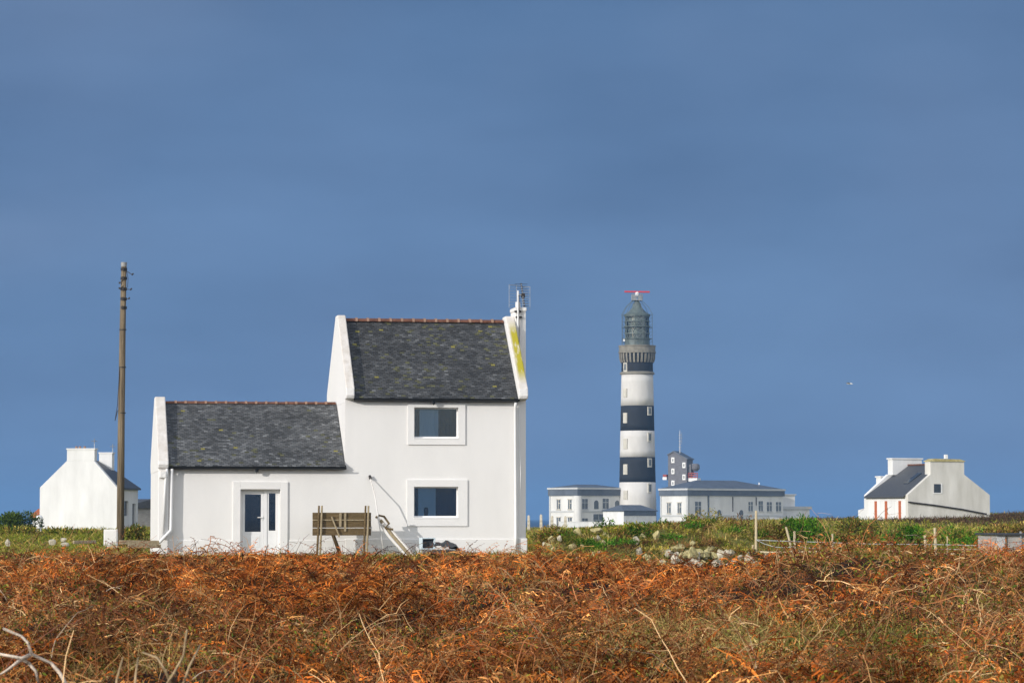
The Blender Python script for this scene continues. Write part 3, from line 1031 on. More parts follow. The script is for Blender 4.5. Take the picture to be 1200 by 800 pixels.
# ------------------------------------------------------------------ utility pole and bits on the left
def utility_pole():
    b = at(141, 633, 108)
    zb = float(gz(b.x, 108))
    t = thing('utility_pole', 'tall weathered wooden utility pole with dark iron fittings, left of the white house', 'utility pole', (b.x, 108, zb))
    H = at(145, 308, 108).z - zb
    p = MB()
    p.tube([(0, 0, -0.5), (0.0, 0, H * 0.4), (0.02, 0, H * 0.75), (0.05, 0, H - 0.14)], [0.142, 0.130, 0.115, 0.100], 16)
    p.build('pole_shaft', M['pole'], t, smooth=True)
    c = MB()
    c.tube([(0.05, 0, H - 0.14), (0.052, 0, H + 0.02)], 0.113, 14)
    c.build('cap', M['pole_cap'], t)
    for k, z in enumerate((0.24, 0.58, 0.98, 1.35, 1.68)):
        i = MB()
        i.tube([(0.05, 0, H - z - 0.05), (0.05, 0, H - z + 0.05)], 0.124, 12)
        i.box(0.0, 0.07, -0.15, -0.10, H - z - 0.06, H - z + 0.06)
        i.build('band', M['iron'], t)
    for (z, dx, dz) in ((0.24, 0.38, -0.22), (0.98, 0.32, -0.03), (1.35, 0.24, 0.0), (0.62, -0.16, -0.16), (0.86, -0.16, -0.12)):
        i = MB()
        i.tube([(0.05, -0.1, H - z), (0.05 + dx * 0.8, -0.12, H - z + dz * 0.9)], 0.014, 6)
        i.tube([(0.05 + dx * 0.8, -0.12, H - z + dz * 0.9 - 0.02), (0.05 + dx, -0.12, H - z + dz + 0.05)], [0.035, 0.025], 8)
        i.build('insulator', M['iron'], t)
    w = MB()
    w.tube([(0.16, -0.05, H - 0.3), (0.22, -0.06, H - 0.6), (0.20, -0.05, H - 0.9), (0.14, -0.1, H - 1.0)], 0.010, 5)
    w.tube([(-0.06, -0.1, H - 3.9), (-0.13, -0.12, H - 5.3), (-0.22, -0.1, H - 5.9), (-0.12, -0.1, H - 5.5)], 0.012, 5)
    w.build_each('wire', M['iron'], t)
    s = MB()
    for z in (2.5, 3.9, 5.6):
        s.tube([(0.03, 0, H - z - 0.02), (0.03, 0, H - z + 0.02)], 0.136, 12)
    s.build_each('strap', M['iron'], t)
utility_pole()

def left_cottage():
    A = R(-8)
    W, L, z0 = 6.44, 6.3, 0.5
    pr = at(137, 612, 234)
    c, s = math.cos(A), math.sin(A)
    org = (pr.x - W * c, 234 - W * s, z0)
    t = thing('white_cottage', 'white gabled cottage end with a broad chimney, far left behind the utility pole', 'house', org, A)
    e, sh, top, ap = 4.08 - z0, 6.24 - z0, 7.24 - z0, 6.25 - z0
    g = MB()
    g.prism_y([(0, -0.6), (W, -0.6), (W, e), (4.5, sh), (2.24, sh), (0, e)], 0, 0.5)
    g.build('gable_wall', M['render_far'], t, bevel=0.03)
    c1 = MB()
    c1.box(2.24, 4.53, 0.001, 0.75, sh, top - 0.1)
    c1.box(2.18, 4.59, -0.05, 0.8, top - 0.1, top)
    ch = c1.build('chimney', M['render_far'], t)
    for x in (2.9, 3.2, 3.6):
        p = MB()
        p.tube([(x, 0.4, top), (x, 0.4, top + 0.17)], 0.1, 10)
        p.build('chimney_pot', M['mortar'], ch)
    w = MB()
    wall_holes(w, 0.5, L, -0.6, e, 0, 0.4, [(2.2, 3.4, 1.3, 2.5), (4.6, 5.6, 0.2, 2.3)])
    Mx = Matrix.Rotation(math.pi / 2, 4, 'Z')
    w.v = [tuple(Matrix.Translation((W, 0, 0)) @ Mx @ Vector(q)) for q in w.v]
    w.box(0, 0.4, 0.5, L, -0.6, e)
    w.box(0.4, W - 0.4, L - 0.4, L, -0.6, e)
    w.build_each('wall', M['cream'], t)
    win = MB()
    win.box(W - 0.2, W - 0.15, 2.2, 3.4, 1.3, 2.5)
    win.box(W - 0.2, W - 0.15, 4.6, 5.6, 0.2, 2.3)
    win.build_each('window', M['dark_glass'], t)
    r = MB()
    hw = W / 2
    r.prism_y([(-0.18, e - 0.12), (hw, ap - 0.05), (W + 0.22, e - 0.16), (W + 0.22, e - 0.02), (hw, ap + 0.1), (-0.18, e)], 0.48, L + 0.1)
    r.build('roof', M['slate_far'], t)
    c2 = MB()
    c2.box(3.3, 4.4, L - 0.7, L, ap - 1.2, top - 0.3)
    c2.box(3.24, 4.46, L - 0.74, L + 0.05, top - 0.3, top - 0.2)
    c2.build('chimney', M['render_far'], t)
    for k, (x, y, lab) in enumerate(((4.25, 0.9, 'thin television aerial beside the front chimney of the left cottage'), (4.2, L + 0.2, 'thin television aerial at the far chimney of the left cottage'))):
        base = Vector((org[0] + x * c - y * s, org[1] + x * s + y * c, z0 + sh))
        a = thing('tv_antenna', lab, 'aerial', base, 0.3)
        m = MB()
        m.tube([(0, 0, -0.5), (0, 0, 1.75 - 0.3 * k)], 0.025, 6)
        m.build('mast', M['steel'], a)
        m = MB()
        hz = 1.6 - 0.3 * k
        m.tube([(-0.1, -0.5, hz), (0.1, 0.5, hz)], 0.015, 5)
        for i in range(7):
            y_ = -0.5 + i / 6
            m.tube([(y_ * 0.2 - 0.22, y_, hz), (y_ * 0.2 + 0.22, y_, hz)], 0.012, 4)
            m.tube([(y_ * 0.2, y_, hz - 0.2), (y_ * 0.2, y_, hz + 0.2)], 0.010, 4)
        m.build('element', M['steel'], a)
left_cottage()

def left_extras():
    p0 = at(146, 615, 246)
    t = thing('outbuilding', 'low grey outbuilding with a dark lean-to roof between the pole and the white house', 'outbuilding', (p0.x, 246, 0.5), R(38))
    m = MB()
    m.box(0, 5.5, 0, 3, -0.8, 1.95)
    m.build('wall', M['concrete'], t)
    m = MB()
    m.prism_y([(-0.1, 1.96), (5.6, 1.96), (5.6, 2.2), (2.6, 2.75), (-0.1, 2.1)], -0.25, 3.2)
    m.build('roof', M['slate_far'], t)
    p0 = at(46, 610, 200)
    m = MB()
    m.lathe([(0.22, -0.3), (0.24, -0.2), (0.24, 0.72), (0.17, 0.82), (0.07, 0.86)], 20)
    o = m.build('gas_cylinder', M['pvc'], smooth=False)
    o.location = (p0.x, 200, 0.95)
    tag(o, 'white upright gas cylinder beside the left corner of the cottage', 'gas cylinder')
    p0 = at(129.5, 633, 106)
    t = thing('utility_cabinet', 'small white utility cabinet in the grass at the foot of the pole', 'cabinet', (p0.x, 106, 0.62), R(4))
    m = MB()
    m.box(-0.25, 0.25, 0, 0.3, -0.2, 0.58)
    m.build('cabinet_body', M['trim'], t, bevel=0.012)
    m = MB()
    m.box(-0.21, 0.21, -0.015, -0.001, 0.0, 0.53)
    m.build('cabinet_door', M['trim'], t, bevel=0.004)
    p0 = at(38, 597, 310)
    t = thing('orange_roofed_cottage', 'distant cottage showing only a sliver of orange tile roof behind the white cottage', 'house', (p0.x, 310, -0.15), R(-10))
    m = MB()
    m.box(0, 7, 0, 5, -0.5, 2.0)
    m.build('wall', M['render_far'], t)
    m = MB()
    m.prism_x([(-0.3, 1.85), (2.5, 2.6), (5.3, 1.85), (5.3, 2.0), (2.5, 2.78), (-0.3, 2.0)], -0.2, 7.2)
    m.build('roof', M['brick_tile'], t)
    for (a, b, Y, w, lab) in (((140, 635), (186, 635.5), 97.5, 0.07, 'grey timber beam lying by the left corner of the white house, upper of two'),
                              ((150, 639.5), (188, 639.5), 96.5, 0.06, 'grey timber beam lying by the left corner of the white house, lower of two'),
                              ((86, 635), (112, 634.5), 93, 0.05, 'grey timber beam lying in brown bracken left of the pole')):
        q0, q1 = at(*a, Y), at(*b, Y + 0.5)
        m = MB()
        d = (q1 - q0)
        ang = math.atan2(d.y, d.x)
        L = d.length
        m.box(0, L, -w, w, -w, w)
        o = m.build('timber_beam', M['post'], bevel=0.012)
        o.location = q0
        o.rotation_euler = (0, -math.asin(d.z / L), ang)
        tag(o, lab, 'beam', 'timber beams near the house')
left_extras()

# ------------------------------------------------------------------ lighthouse
def lighthouse():
    X, Y, zb = 30.25, 700.0, -0.8
    t = thing('lighthouse', 'tall black and white banded lighthouse with a green lantern and a red radar bar', 'lighthouse', (X, Y, zb))
    k = Y / F
    zz = lambda py: 1.6 + math.tan(TH + math.atan((400 - py) / F)) * Y - zb    # height of a photo row at the tower
    zt, z0 = zz(438.7), zz(612)
    rad = lambda z: (44.6 + (37.2 - 44.6) * (z - z0) / (zt - z0)) * k / 2
    rows = [(640, 564.9, 'w'), (564.9, 535.5, 'b'), (535.5, 504.8, 'w'), (504.8, 475.5, 'b'), (475.5, 438.7, 'w'), (438.7, 424.5, 'b')]
    for a, b, c in rows:
        m = MB()
        za, zb_ = zz(a), zz(b)
        m.lathe([(rad(za + (zb_ - za) * i / 4), za + (zb_ - za) * i / 4) for i in range(5)], 64)
        o = m.build('tower_band', M['tower_white'] if c == 'w' else M['tower_black'], t)
        o['label'] = 'white painted tower band' if c == 'w' else 'black painted tower band'
        for p in o.data.polygons:
            p.use_smooth = len(p.vertices) == 4
    # moulding under the corbels
    m = MB()
    zm = zz(438.0)
    m.lathe([(rad(zm) + 0.02, zm - 0.25), (rad(zm) + 0.35, zm - 0.1), (rad(zm) + 0.35, zm + 0.25), (rad(zm) + 0.02, zm + 0.5)], 48)
    m.build('moulding', M['granite'], t)
    # window slots in two columns
    def slot(px, y0, y1, m_):
        zA, zB = zz(y1), zz(y0)
        r = rad((zA + zB) / 2)
        w = math.asin(max(-0.99, min(0.99, (px - 747.0) * k / r)))
        n = Vector((math.sin(w), -math.cos(w), 0))
        q = MB()
        M_ = Matrix.Translation(n * (r - 0.35)) @ Matrix.Rotation(w, 4, 'Z')
        q.box(-0.62, 0.62, -0.55, 0.0, zA, zB, M_)
        o = q.build('window', M['sill'], t)
        q = MB()
        q.box(-0.34, 0.34, -0.58, -0.551, zA + 0.35, zB - 0.3, M_)
        q.build('pane', m_, o)
    for y0, y1 in ((455.6, 465.7), (484, 496), (514, 526), (544, 556), (574.5, 585)):
        slot(732.6, y0, y1, M['sill'])
    for y0, y1 in ((477, 487), (507, 518), (537, 547.5), (566, 577.5)):
        slot(760.4, y0, y1, M['win_grey'])
    q = MB()
    slot(733, 425.5, 436, M['win_grey'])
    # corbelled gallery
    za, zb2, zc = zz(425), zz(414), zz(405)
    rin = rad(zt) + 0.05
    rg = 43.0 * k / 2
    m = MB()
    for i in range(28):
        w = 2 * math.pi * i / 28
        M_ = Matrix.Rotation(w, 4, 'Z')
        pr = [(rin - 0.3, za), (rin + 0.15, za), (rin + 0.45, za + 0.9), (rg - 0.05, zb2 - 0.7), (rg - 0.05, zb2), (rin - 0.3, zb2)]
        n = len(pr)
        V = [M_ @ Vector((a, -0.22, b)) for a, b in pr] + [M_ @ Vector((a, 0.22, b)) for a, b in pr]
        m.add(V, [list(range(n)), list(range(n, 2 * n))[::-1]] + [((j + 1) % n, j, n + j, n + (j + 1) % n) for j in range(n)])
    m.build('corbels', M['granite'], t)
    m = MB()
    m.lathe([(rin - 0.6, zb2 + 0.005), (rg + 0.12, zb2 + 0.005), (rg + 0.12, zb2 + 0.35), (rg - 0.02, zb2 + 0.4), (rg - 0.02, zc - 0.3), (rg + 0.1, zc - 0.25), (rg + 0.1, zc),
             (rg - 0.4, zc), (rg - 0.4, zb2 + 0.5), (rin - 1.2, zb2 + 0.5)], 48)
    m.build('gallery', M['granite'], t)
    m = MB()
    m.lathe([(rin - 0.05, za - 0.2), (rin - 0.05, zb2)], 48)
    m.build('gallery_wall', M['tower_black'], t)
    # lantern
    zl0, zl1 = zb2 + 0.5, zz(370)
    rl = 28.2 * k / 2
    m = MB()
    m.lathe([(rl + 0.15, zl0), (rl + 0.15, zz(399)), (rl - 0.1, zz(398.6))], 40)
    m.build('lantern_base', M['lantern'], t)
    m = MB()
    m.lathe([(1.3, zz(398)), (2.1, zz(394)), (2.15, zz(386)), (1.8, zz(384)), (1.8, zz(382)), (2.15, zz(380)), (2.1, zz(373)), (1.3, zz(371))], 16)
    m.build('lens', M['lens'], t)
    m = MB()
    m.lathe([(rl - 0.12, zz(398.6)), (rl - 0.12, zl1)], 40, cap=False)
    m.build('glazing', M['lantern_glass'], t, smooth=True)
    m = MB()
    za_, zb_ = zz(398.6), zl1
    nb = 16
    for lvl in range(3):
        for i in range(nb):
            for sg in (-1, 1):
                w0 = 2 * math.pi * i / nb
                w1 = w0 + sg * 2 * math.pi / nb
                h0 = za_ + (zb_ - za_) * lvl / 3
                h1 = za_ + (zb_ - za_) * (lvl + 1) / 3
                m.tube([(rl * math.cos(w0), rl * math.sin(w0), h0), (rl * math.cos(w1), rl * math.sin(w1), h1)], 0.075, 4)
    for py in (398.6, 391, 383, 376.5):
        m.lathe([(rl - 0.05, zz(py) - 0.14), (rl + 0.16, zz(py) - 0.14), (rl + 0.16, zz(py) + 0.14), (rl - 0.05, zz(py) + 0.14)], 40, cap=False)
    m.build('astragals', M['lantern'], t)
    for py, rr in ((383, 15.6), (397.5, 15.8)):
        m = MB()
        m.lathe([(rl, zz(py) - 0.1), (rr * k, zz(py) - 0.1), (rr * k, zz(py) + 0.1), (rl, zz(py) + 0.1)], 40)
        m.build('catwalk', M['lantern'], t)
    m = MB()
    m.lathe([(rl + 0.1, zl1 - 0.2), (15.4 * k, zl1 - 0.2), (15.4 * k, zz(368.6)), (12.0 * k, zz(366.8)), (9 * k, zz(364)), (6.2 * k, zz(361)), (5.0 * k, zz(358)), (4.6 * k, zz(355.5)), (3.2 * k, zz(355)), (2.6 * k, zz(351)), (0.1, zz(351))], 32)
    m.build('dome', M['lantern'], t, smooth=False)
    # platform with radar
    m = MB()
    w = 6.2 * k
    for i in range(6):
        a = -w + 2 * w * i / 5
        for b in (-w, w):
            m.tube([(a, b, zz(351.4)), (a, b, zz(345))], 0.06, 4)
            m.tube([(b, a, zz(351.4)), (b, a, zz(345))], 0.06, 4)
    m.box(-w, w, -w, w, zz(352.0), zz(351.2))
    for py in (348.2, 345):
        for b in (-w, w):
            m.tube([(-w, b, zz(py)), (w, b, zz(py))], 0.06, 4)
            m.tube([(b, -w, zz(py)), (b, w, zz(py))], 0.06, 4)
    m.box(-w * 0.9, -w * 0.1, -0.9, 0.3, zz(351), zz(346))
    m.box(w * 0.15, w * 0.85, -0.7, 0.6, zz(351), zz(346.6))
    m.build('platform', M['steel'], t)
    m = MB()
    m.lathe([(0.5, zz(347)), (0.45, zz(343)), (0.25, zz(341.8))], 14)
    ped = m.build('radar_pedestal', M['pvc'], t)
    m = MB()
    m.box(-15.0 * k, 15.0 * k, -0.28, 0.18, zz(342.8), zz(341.0), Matrix.Rotation(R(8), 4, 'Z'))
    m.build('radar_bar', M['red'], ped, bevel=0.06)
    # cage of ladders and stays round the lantern
    m = MB()
    for w in (R(-80), R(-45), R(-10), R(20), R(75), R(130), R(175), R(-150), R(-115)):
        rr = 18.2 * k
        x, y = rr * math.sin(w), -rr * math.cos(w)
        m.tube([(x, y, zc - 0.2), (x, y, zz(368)), (x * 0.75, y * 0.75, zz(360)), (x * 0.3, y * 0.3, zz(352))], 0.055, 4)
        x2, y2 = x * 0.84, y * 0.84
        for py in range(400, 370, -4):
            m.tube([(x, y, zz(py)), (x2, y2, zz(py + 2))], 0.04, 4)
    for py in (397, 383.5, 369):
        n = 32
        pts = [(18.2 * k * math.cos(2 * math.pi * i / n), 18.2 * k * math.sin(2 * math.pi * i / n), zz(py)) for i in range(n + 1)]
        m.tube(pts, 0.045, 4)
    m.build('ladder_cage', M['lantern'], t)
    m = MB()
    m.box(-16.6 * k, -14.4 * k, -1.2, -0.5, zz(400.2), zz(397.6))
    m.build('gallery_box', M['pvc'], t)
lighthouse()

# ------------------------------------------------------------------ lighthouse outbuildings
def block(name, label, cat, px, Y, zb, rot, L, W, H, cor, roof_pts, wins_r, wins_l, string=None):
    """cornered building: local x runs along the shaded right face, local y along the sunlit left face"""
    p = at(px, 610, Y)
    t = thing(name, label, cat, (p.x, Y, zb), rot)
    m = MB()
    m.box(0, L, 0, W, -1.5, H - cor)
    m.build('wall', M['cream'], t)
    m = MB()
    m.box(-0.30, L + 0.3, -0.30, W + 0.3, H - cor, H - 0.42)
    m.build('fascia', M['zinc'], t)  # dark zinc colour stands for shade below the overhanging cornice
    m = MB()
    m.box(-0.45, L + 0.45, -0.45, W + 0.45, H - 0.42, H)
    m.build('cornice', M['cornice'], t)
    x0, x1, yr, hr = roof_pts
    m = MB()
    a = 0.2
    V = [(-a, -a, H), (L + a, -a, H), (L + a, W + a, H), (-a, W + a, H), (x0, yr, H + hr), (x1, yr, H + hr)]
    m.add(V, [(0, 1, 5, 4), (1, 2, 5), (2, 3, 4, 5), (3, 0, 4), (3, 2, 1, 0)])
    m.build('roof', M['zinc'], t)
    if string:
        m = MB()
        m.box(-0.12, L + 0.1, -0.12, W, string - 0.18, string + 0.18)
        m.box(-0.10, 0.5, -0.10, 0.5, -1.5, H - cor - 0.002)
        m.box(-0.10, 0.4, W - 0.4, W + 0.1, -1.5, H - cor - 0.002)
        m.build('quoin', M['cornice'], t)
    for (x, z0, z1, w, arch) in wins_r:
        m = MB()
        if arch:
            pts = [(x - w, z0), (x + w, z0)] + [(x + w * math.cos(q), z1 - w + w * math.sin(q)) for q in [math.pi * i / 8 for i in range(9)]]
            m.prism_y(pts, -0.06, 0.25)
        else:
            m.box(x - w, x + w, -0.06, 0.25, z0, z1)
        o = m.build('window', M['win_grey'], t)
        if not arch:
            m = MB()
            m.box(x - 0.06, x + 0.06, -0.11, -0.061, z0, z1)
            m.box(x - w, x - 0.07, -0.11, -0.061, z0 + (z1 - z0) * 0.6, z0 + (z1 - z0) * 0.6 + 0.12)
            m.box(x + 0.07, x + w, -0.11, -0.061, z0 + (z1 - z0) * 0.6, z0 + (z1 - z0) * 0.6 + 0.12)
            m.box(x - w - 0.2, x + w + 0.2, -0.16, 0.0, z0 - 0.25, z0 - 0.003)
            m.build('frame', M['cornice'], o)
    for (y, z0, z1, w) in wins_l:
        m = MB()
        m.box(-0.06, 0.25, y - w, y + w, z0, z1)
        o = m.build('window', M['win_grey'], t)
        m = MB()
        m.box(-0.12, -0.061, y - 0.08, y + 0.08, z0, z1)
        m.box(-0.12, -0.061, y - w, y - 0.081, z0 + (z1 - z0) * 0.6, z0 + (z1 - z0) * 0.6 + 0.16)
        m.box(-0.16, 0.0, y - w - 0.2, y + w + 0.2, z0 - 0.25, z0 - 0.003)
        m.box(-0.16, 0.0, y - w - 0.2, y + w + 0.2, z1 + 0.003, z1 + 0.25)
        m.build('frame', M['sill'], o)
    return t

A40 = R(40)
left_wing = block('lighthouse_annex', 'long pale two-storey annex with flat grey roof left of the lighthouse', 'annex', 677, 690, -0.8, A40, 14.2, 10.2, 9.7, 1.9, (4, 10, 5, 0.8),
      [(2.2, 4.6, 7.0, 0.95, 0), (5.9, 4.6, 6.7, 0.7, 1), (8.9, 4.7, 7.1, 0.95, 0), (12.6, 4.6, 6.7, 0.7, 1), (2.2, 0.5, 2.4, 0.95, 0), (6.6, -0.2, 3.4, 1.6, 0), (10.5, 0.5, 2.4, 0.9, 0)],
      [(2.8, 4.6, 6.8, 0.62), (6.9, 4.6, 6.8, 0.62), (2.8, 0.0, 2.6, 0.7), (6.9, 0.0, 2.6, 0.7)], 4.0)
m = MB()
m.lathe([(1.0, -1.5), (1.0, 7.75)], 16, 0.55, 0.55)
m.build('corner_bay', M['cream'], left_wing)
block('lighthouse_annex', 'long pale annex with a low hipped grey roof right of the lighthouse', 'annex', 806, 680, -0.8, A40, 31.6, 9.27, 9.4, 1.7, (7, 20, 4.6, 2.0),
      [(3.3, 3.4, 6.3, 0.95, 0), (10.2, 2.4, 4.4, 0.6, 1), (17.5, 2.2, 4.4, 0.6, 1), (20.6, 4.1, 6.3, 0.7, 0), (24.0, 4.1, 6.5, 0.7, 0), (26.9, 4.1, 6.3, 0.8, 0), (30.0, 4.1, 6.3, 0.85, 0)],
      [(2.8, 3.6, 6.0, 0.62), (6.4, 3.6, 6.0, 0.62), (2.8, -0.4, 1.6, 0.7), (6.4, -0.4, 1.6, 0.7)], 3.0)
def annex_extras():
    # pilaster and pipes on the shaded face of the right annex
    o = [q for q in col.objects if q.name.startswith('lighthouse_annex')][-1]
    m = MB()
    m.box(6.4, 6.9, -0.12, -0.001, -1.5, 7.69)
    m.build('pilaster', M['win_grey'], o)
    m = MB()
    for x, z0 in ((14.6, 4.0), (22.4, 5.5)):
        m.tube([(x, -0.15, z0), (x, -0.15, 7.5)], 0.11, 6)
    m.build_each('downpipe', M['iron'], o)
    m = MB()
    m.tube([(26, 2.5, 9.5), (26, 2.5, 11.0)], 0.14, 8)
    m.build('vent', M['pvc'], o)
    # low block below the tower
    p = at(731, 610, 668)
    t = thing('low_annex', 'low white block with a dark hipped roof at the foot of the lighthouse', 'annex', (p.x, 668, -1.0), A40)
    m = MB()
    m.box(0, 10.1, 0, 7.1, -1.5, 4.2)
    m.build('wall', M['render_far'], t)
    m = MB()
    m.box(-0.3, 10.4, -0.3, 7.3, 3.3 + 0.9, 4.35)
    m.add([(-0.4, -0.4, 4.36), (10.5, -0.4, 4.36), (10.5, 7.4, 4.36), (-0.4, 7.4, 4.36), (2.2, 3.5, 5.7), (8.5, 3.5, 5.7)], [(0, 1, 5, 4), (1, 2, 5), (2, 3, 4, 5), (3, 0, 4), (3, 2, 1, 0)])
    m.build('roof', M['zinc'], t)
    m = MB()
    m.box(0.05, 10.05, -0.1, -0.002, 3.2, 4.19)
    m.build('fascia', M['zinc'], t)
    for x in (2.6, 5.4, 8.2):
        m = MB()
        pts = [(x - 0.7, -0.8), (x + 0.7, -0.8)] + [(x + 0.7 * math.cos(q), 1.1 + 0.7 * math.sin(q)) for q in [math.pi * i / 8 for i in range(9)]]
        m.prism_y(pts, -0.06, 0.2)
        m.build('window', M['win_grey'], t)
    # boundary wall before the left annex
    a, b = at(655, 613, 655), at(708, 613, 655)
    m = MB()
    m.box(a.x, b.x, 655, 655.5, -3, 0.72)
    m.box(a.x - 0.05, b.x + 0.05, 654.93, 655.57, 0.72, 0.86)
    tag(m.build('boundary_wall', M['render_far']), 'low white boundary wall in front of the left annex', 'wall')
    a, b = at(771, 610, 640), at(870, 610, 640)
    m = MB()
    m.box(a.x, b.x, 640, 640.5, -3, 0.95)
    m.box(a.x - 0.05, b.x + 0.05, 639.93, 640.57, 0.95, 1.1)
    tag(m.build('boundary_wall', M['cream']), 'low grey boundary wall in front of the right annex', 'wall')
    # stepped flat-roofed stores at the right end
    p = at(914, 610, 706)
    t = thing('store_building', 'low stepped flat-roofed store at the right end of the annex', 'store', (p.x, 706, -0.8), R(30))
    m = MB()
    m.box(0, 5.2, 1, 6, -1, 8.0)
    m.box(0, 9.0, 0.2, 7, -1, 4.6)
    m.build('wall', M['cream'], t)
    m = MB()
    m.box(-0.3, 9.4, -0.2, 7.3, 4.6, 5.3)
    m.box(-0.2, 5.5, 0.8, 6.3, 8.0, 8.3)
    m.build_each('roof', M['cornice'], t)
    m = MB()
    m.box(-13, 6.0, -6, -5.6, -1, 2.6)
    m.build('yard_wall', M['cream'], t)
annex_extras()

def semaphore():
    Y = 760
    A = R(-20)
    p = at(805, 600, Y)
    c, s = math.cos(A), math.sin(A)
    W, D = 5.1, 5.6
    org = (p.x - W * c, Y - W * s, -0.8)
    t = thing('signal_tower', 'dark grey slate-hung signal tower with white framed windows behind the right annex', 'tower', org, A)
    z = lambda py: 1.6 + (607 - py) * Y / F + 0.8
    m = MB()
    m.prism_y([(0, -1), (W, -1), (W, z(538)), (1.5, z(529.5)), (0, z(533))], 0, D)
    m.build('wall', M['slate_wall'], t)
    m = MB()
    m.prism_y([(-0.2, z(533.4)), (1.5, z(529.3)), (W + 0.3, z(538.4)), (W + 0.3, z(537.2)), (1.5, z(528)), (-0.2, z(532.2))], -0.25, D + 0.25)
    m.build('roof', M['zinc'], t)
    for (px, py) in ((789, 539), (789, 552), (789, 566), (801.8, 545), (801.8, 559)):
        x = (px - 783.4) / 21.6 * W
        m = MB()
        w, h = 0.42, 0.72
        m.box(x - w, x + w, -0.12, 0.05, z(py) - h, z(py) + h)
        o = m.build('window', M['pvc'], t)
        m = MB()
        m.box(x - 0.16, x + 0.16, -0.14, -0.121, z(py) - 0.36, z(py) + 0.36)
        m.build('pane', M['win_grey'], o)
    m = MB()
    m.box(W, W + 0.9, 0.8, 3.6, z(556), z(544))
    m.lathe([(0.7, z(552)), (1.25, z(549)), (1.25, z(545)), (0.8, z(543))], 14, W + 1.6, 2.2)
    m.build_each('bay', M['slate_wall'], t)
    m = MB()
    m.box(W + 0.1, W + 2.6, 0.6, 4, z(564), z(560))
    m.box(-1.7, -0.6, 0.6, 2.5, z(562), z(558.6))
    m.build_each('balcony', M['pvc'], t)
    m = MB()
    for py in (559.2, 556.8, 554.4):
        m.box(W + 0.1, W + 2.8, 0.5, 0.62, z(py) - 0.1, z(py) + 0.15)
    for x in (W + 0.2, W + 1.1, W + 2.0, W + 2.7):
        m.box(x, x + 0.12, 0.45, 0.6, z(560), z(553.6))
    m.box(-1.6, -0.6, 0.5, 2.6, z(558.4), z(555.6))
    m.build_each('railing', M['dull_red'], t)
    q = (org[0] + 3.4 * c, org[1] + 3.4 * s + 2.5, z(537) - 0.8)
    t2 = thing('radio_mast', 'thin pale radio mast rising from the signal tower roof', 'mast', q)
    m = MB()
    m.tube([(0, 0, -1), (0, 0, 7.4)], [0.13, 0.07], 6)
    m.build('mast_pole', M['steel'], t2)
    m = MB()
    for k in range(6):
        m.tube([(-0.45, 0, 2.2 + k * 0.8), (0.45, 0, 2.2 + k * 0.8)], 0.05, 4)
    m.tube([(0.5, 0, 4.0), (0.5, 0, 6.8)], 0.05, 4)
    m.build('aerial_arm', M['steel'], t2)
semaphore()

for i, (px, ytop, Y, lab) in enumerate(((619.5, 603, 300, 'first squat stone post of the row, beside the right corner of the white house'), (634, 602, 300, 'squat stone post of the row standing against the open sea'),
                                        (647, 603.5, 300, 'squat stone post of the row at the left edge of the annex'), (662.5, 604, 300, 'last squat stone post of the row, before the annex wall'))):
    p = at(px, ytop, Y)
    m = MB()
    zb = float(gz(p.x, Y)) - 0.3
    m.add([(-0.17, -0.15, zb), (0.17, -0.15, zb), (0.17, 0.15, zb), (-0.17, 0.15, zb), (-0.12, -0.12, p.z - 0.1), (0.12, -0.12, p.z - 0.1), (0.12, 0.12, p.z - 0.1), (-0.12, 0.12, p.z - 0.1), (0, 0, p.z)],
          [(3, 2, 1, 0), (0, 1, 5, 4), (1, 2, 6, 5), (2, 3, 7, 6), (3, 0, 4, 7), (4, 5, 8), (5, 6, 8), (6, 7, 8), (7, 4, 8)])
    o = m.build('stone_post', M['stone'], bevel=0.02)
    o.location = (p.x, Y, 0)
    tag(o, lab, 'stone post', 'row of stone posts beyond the bank')

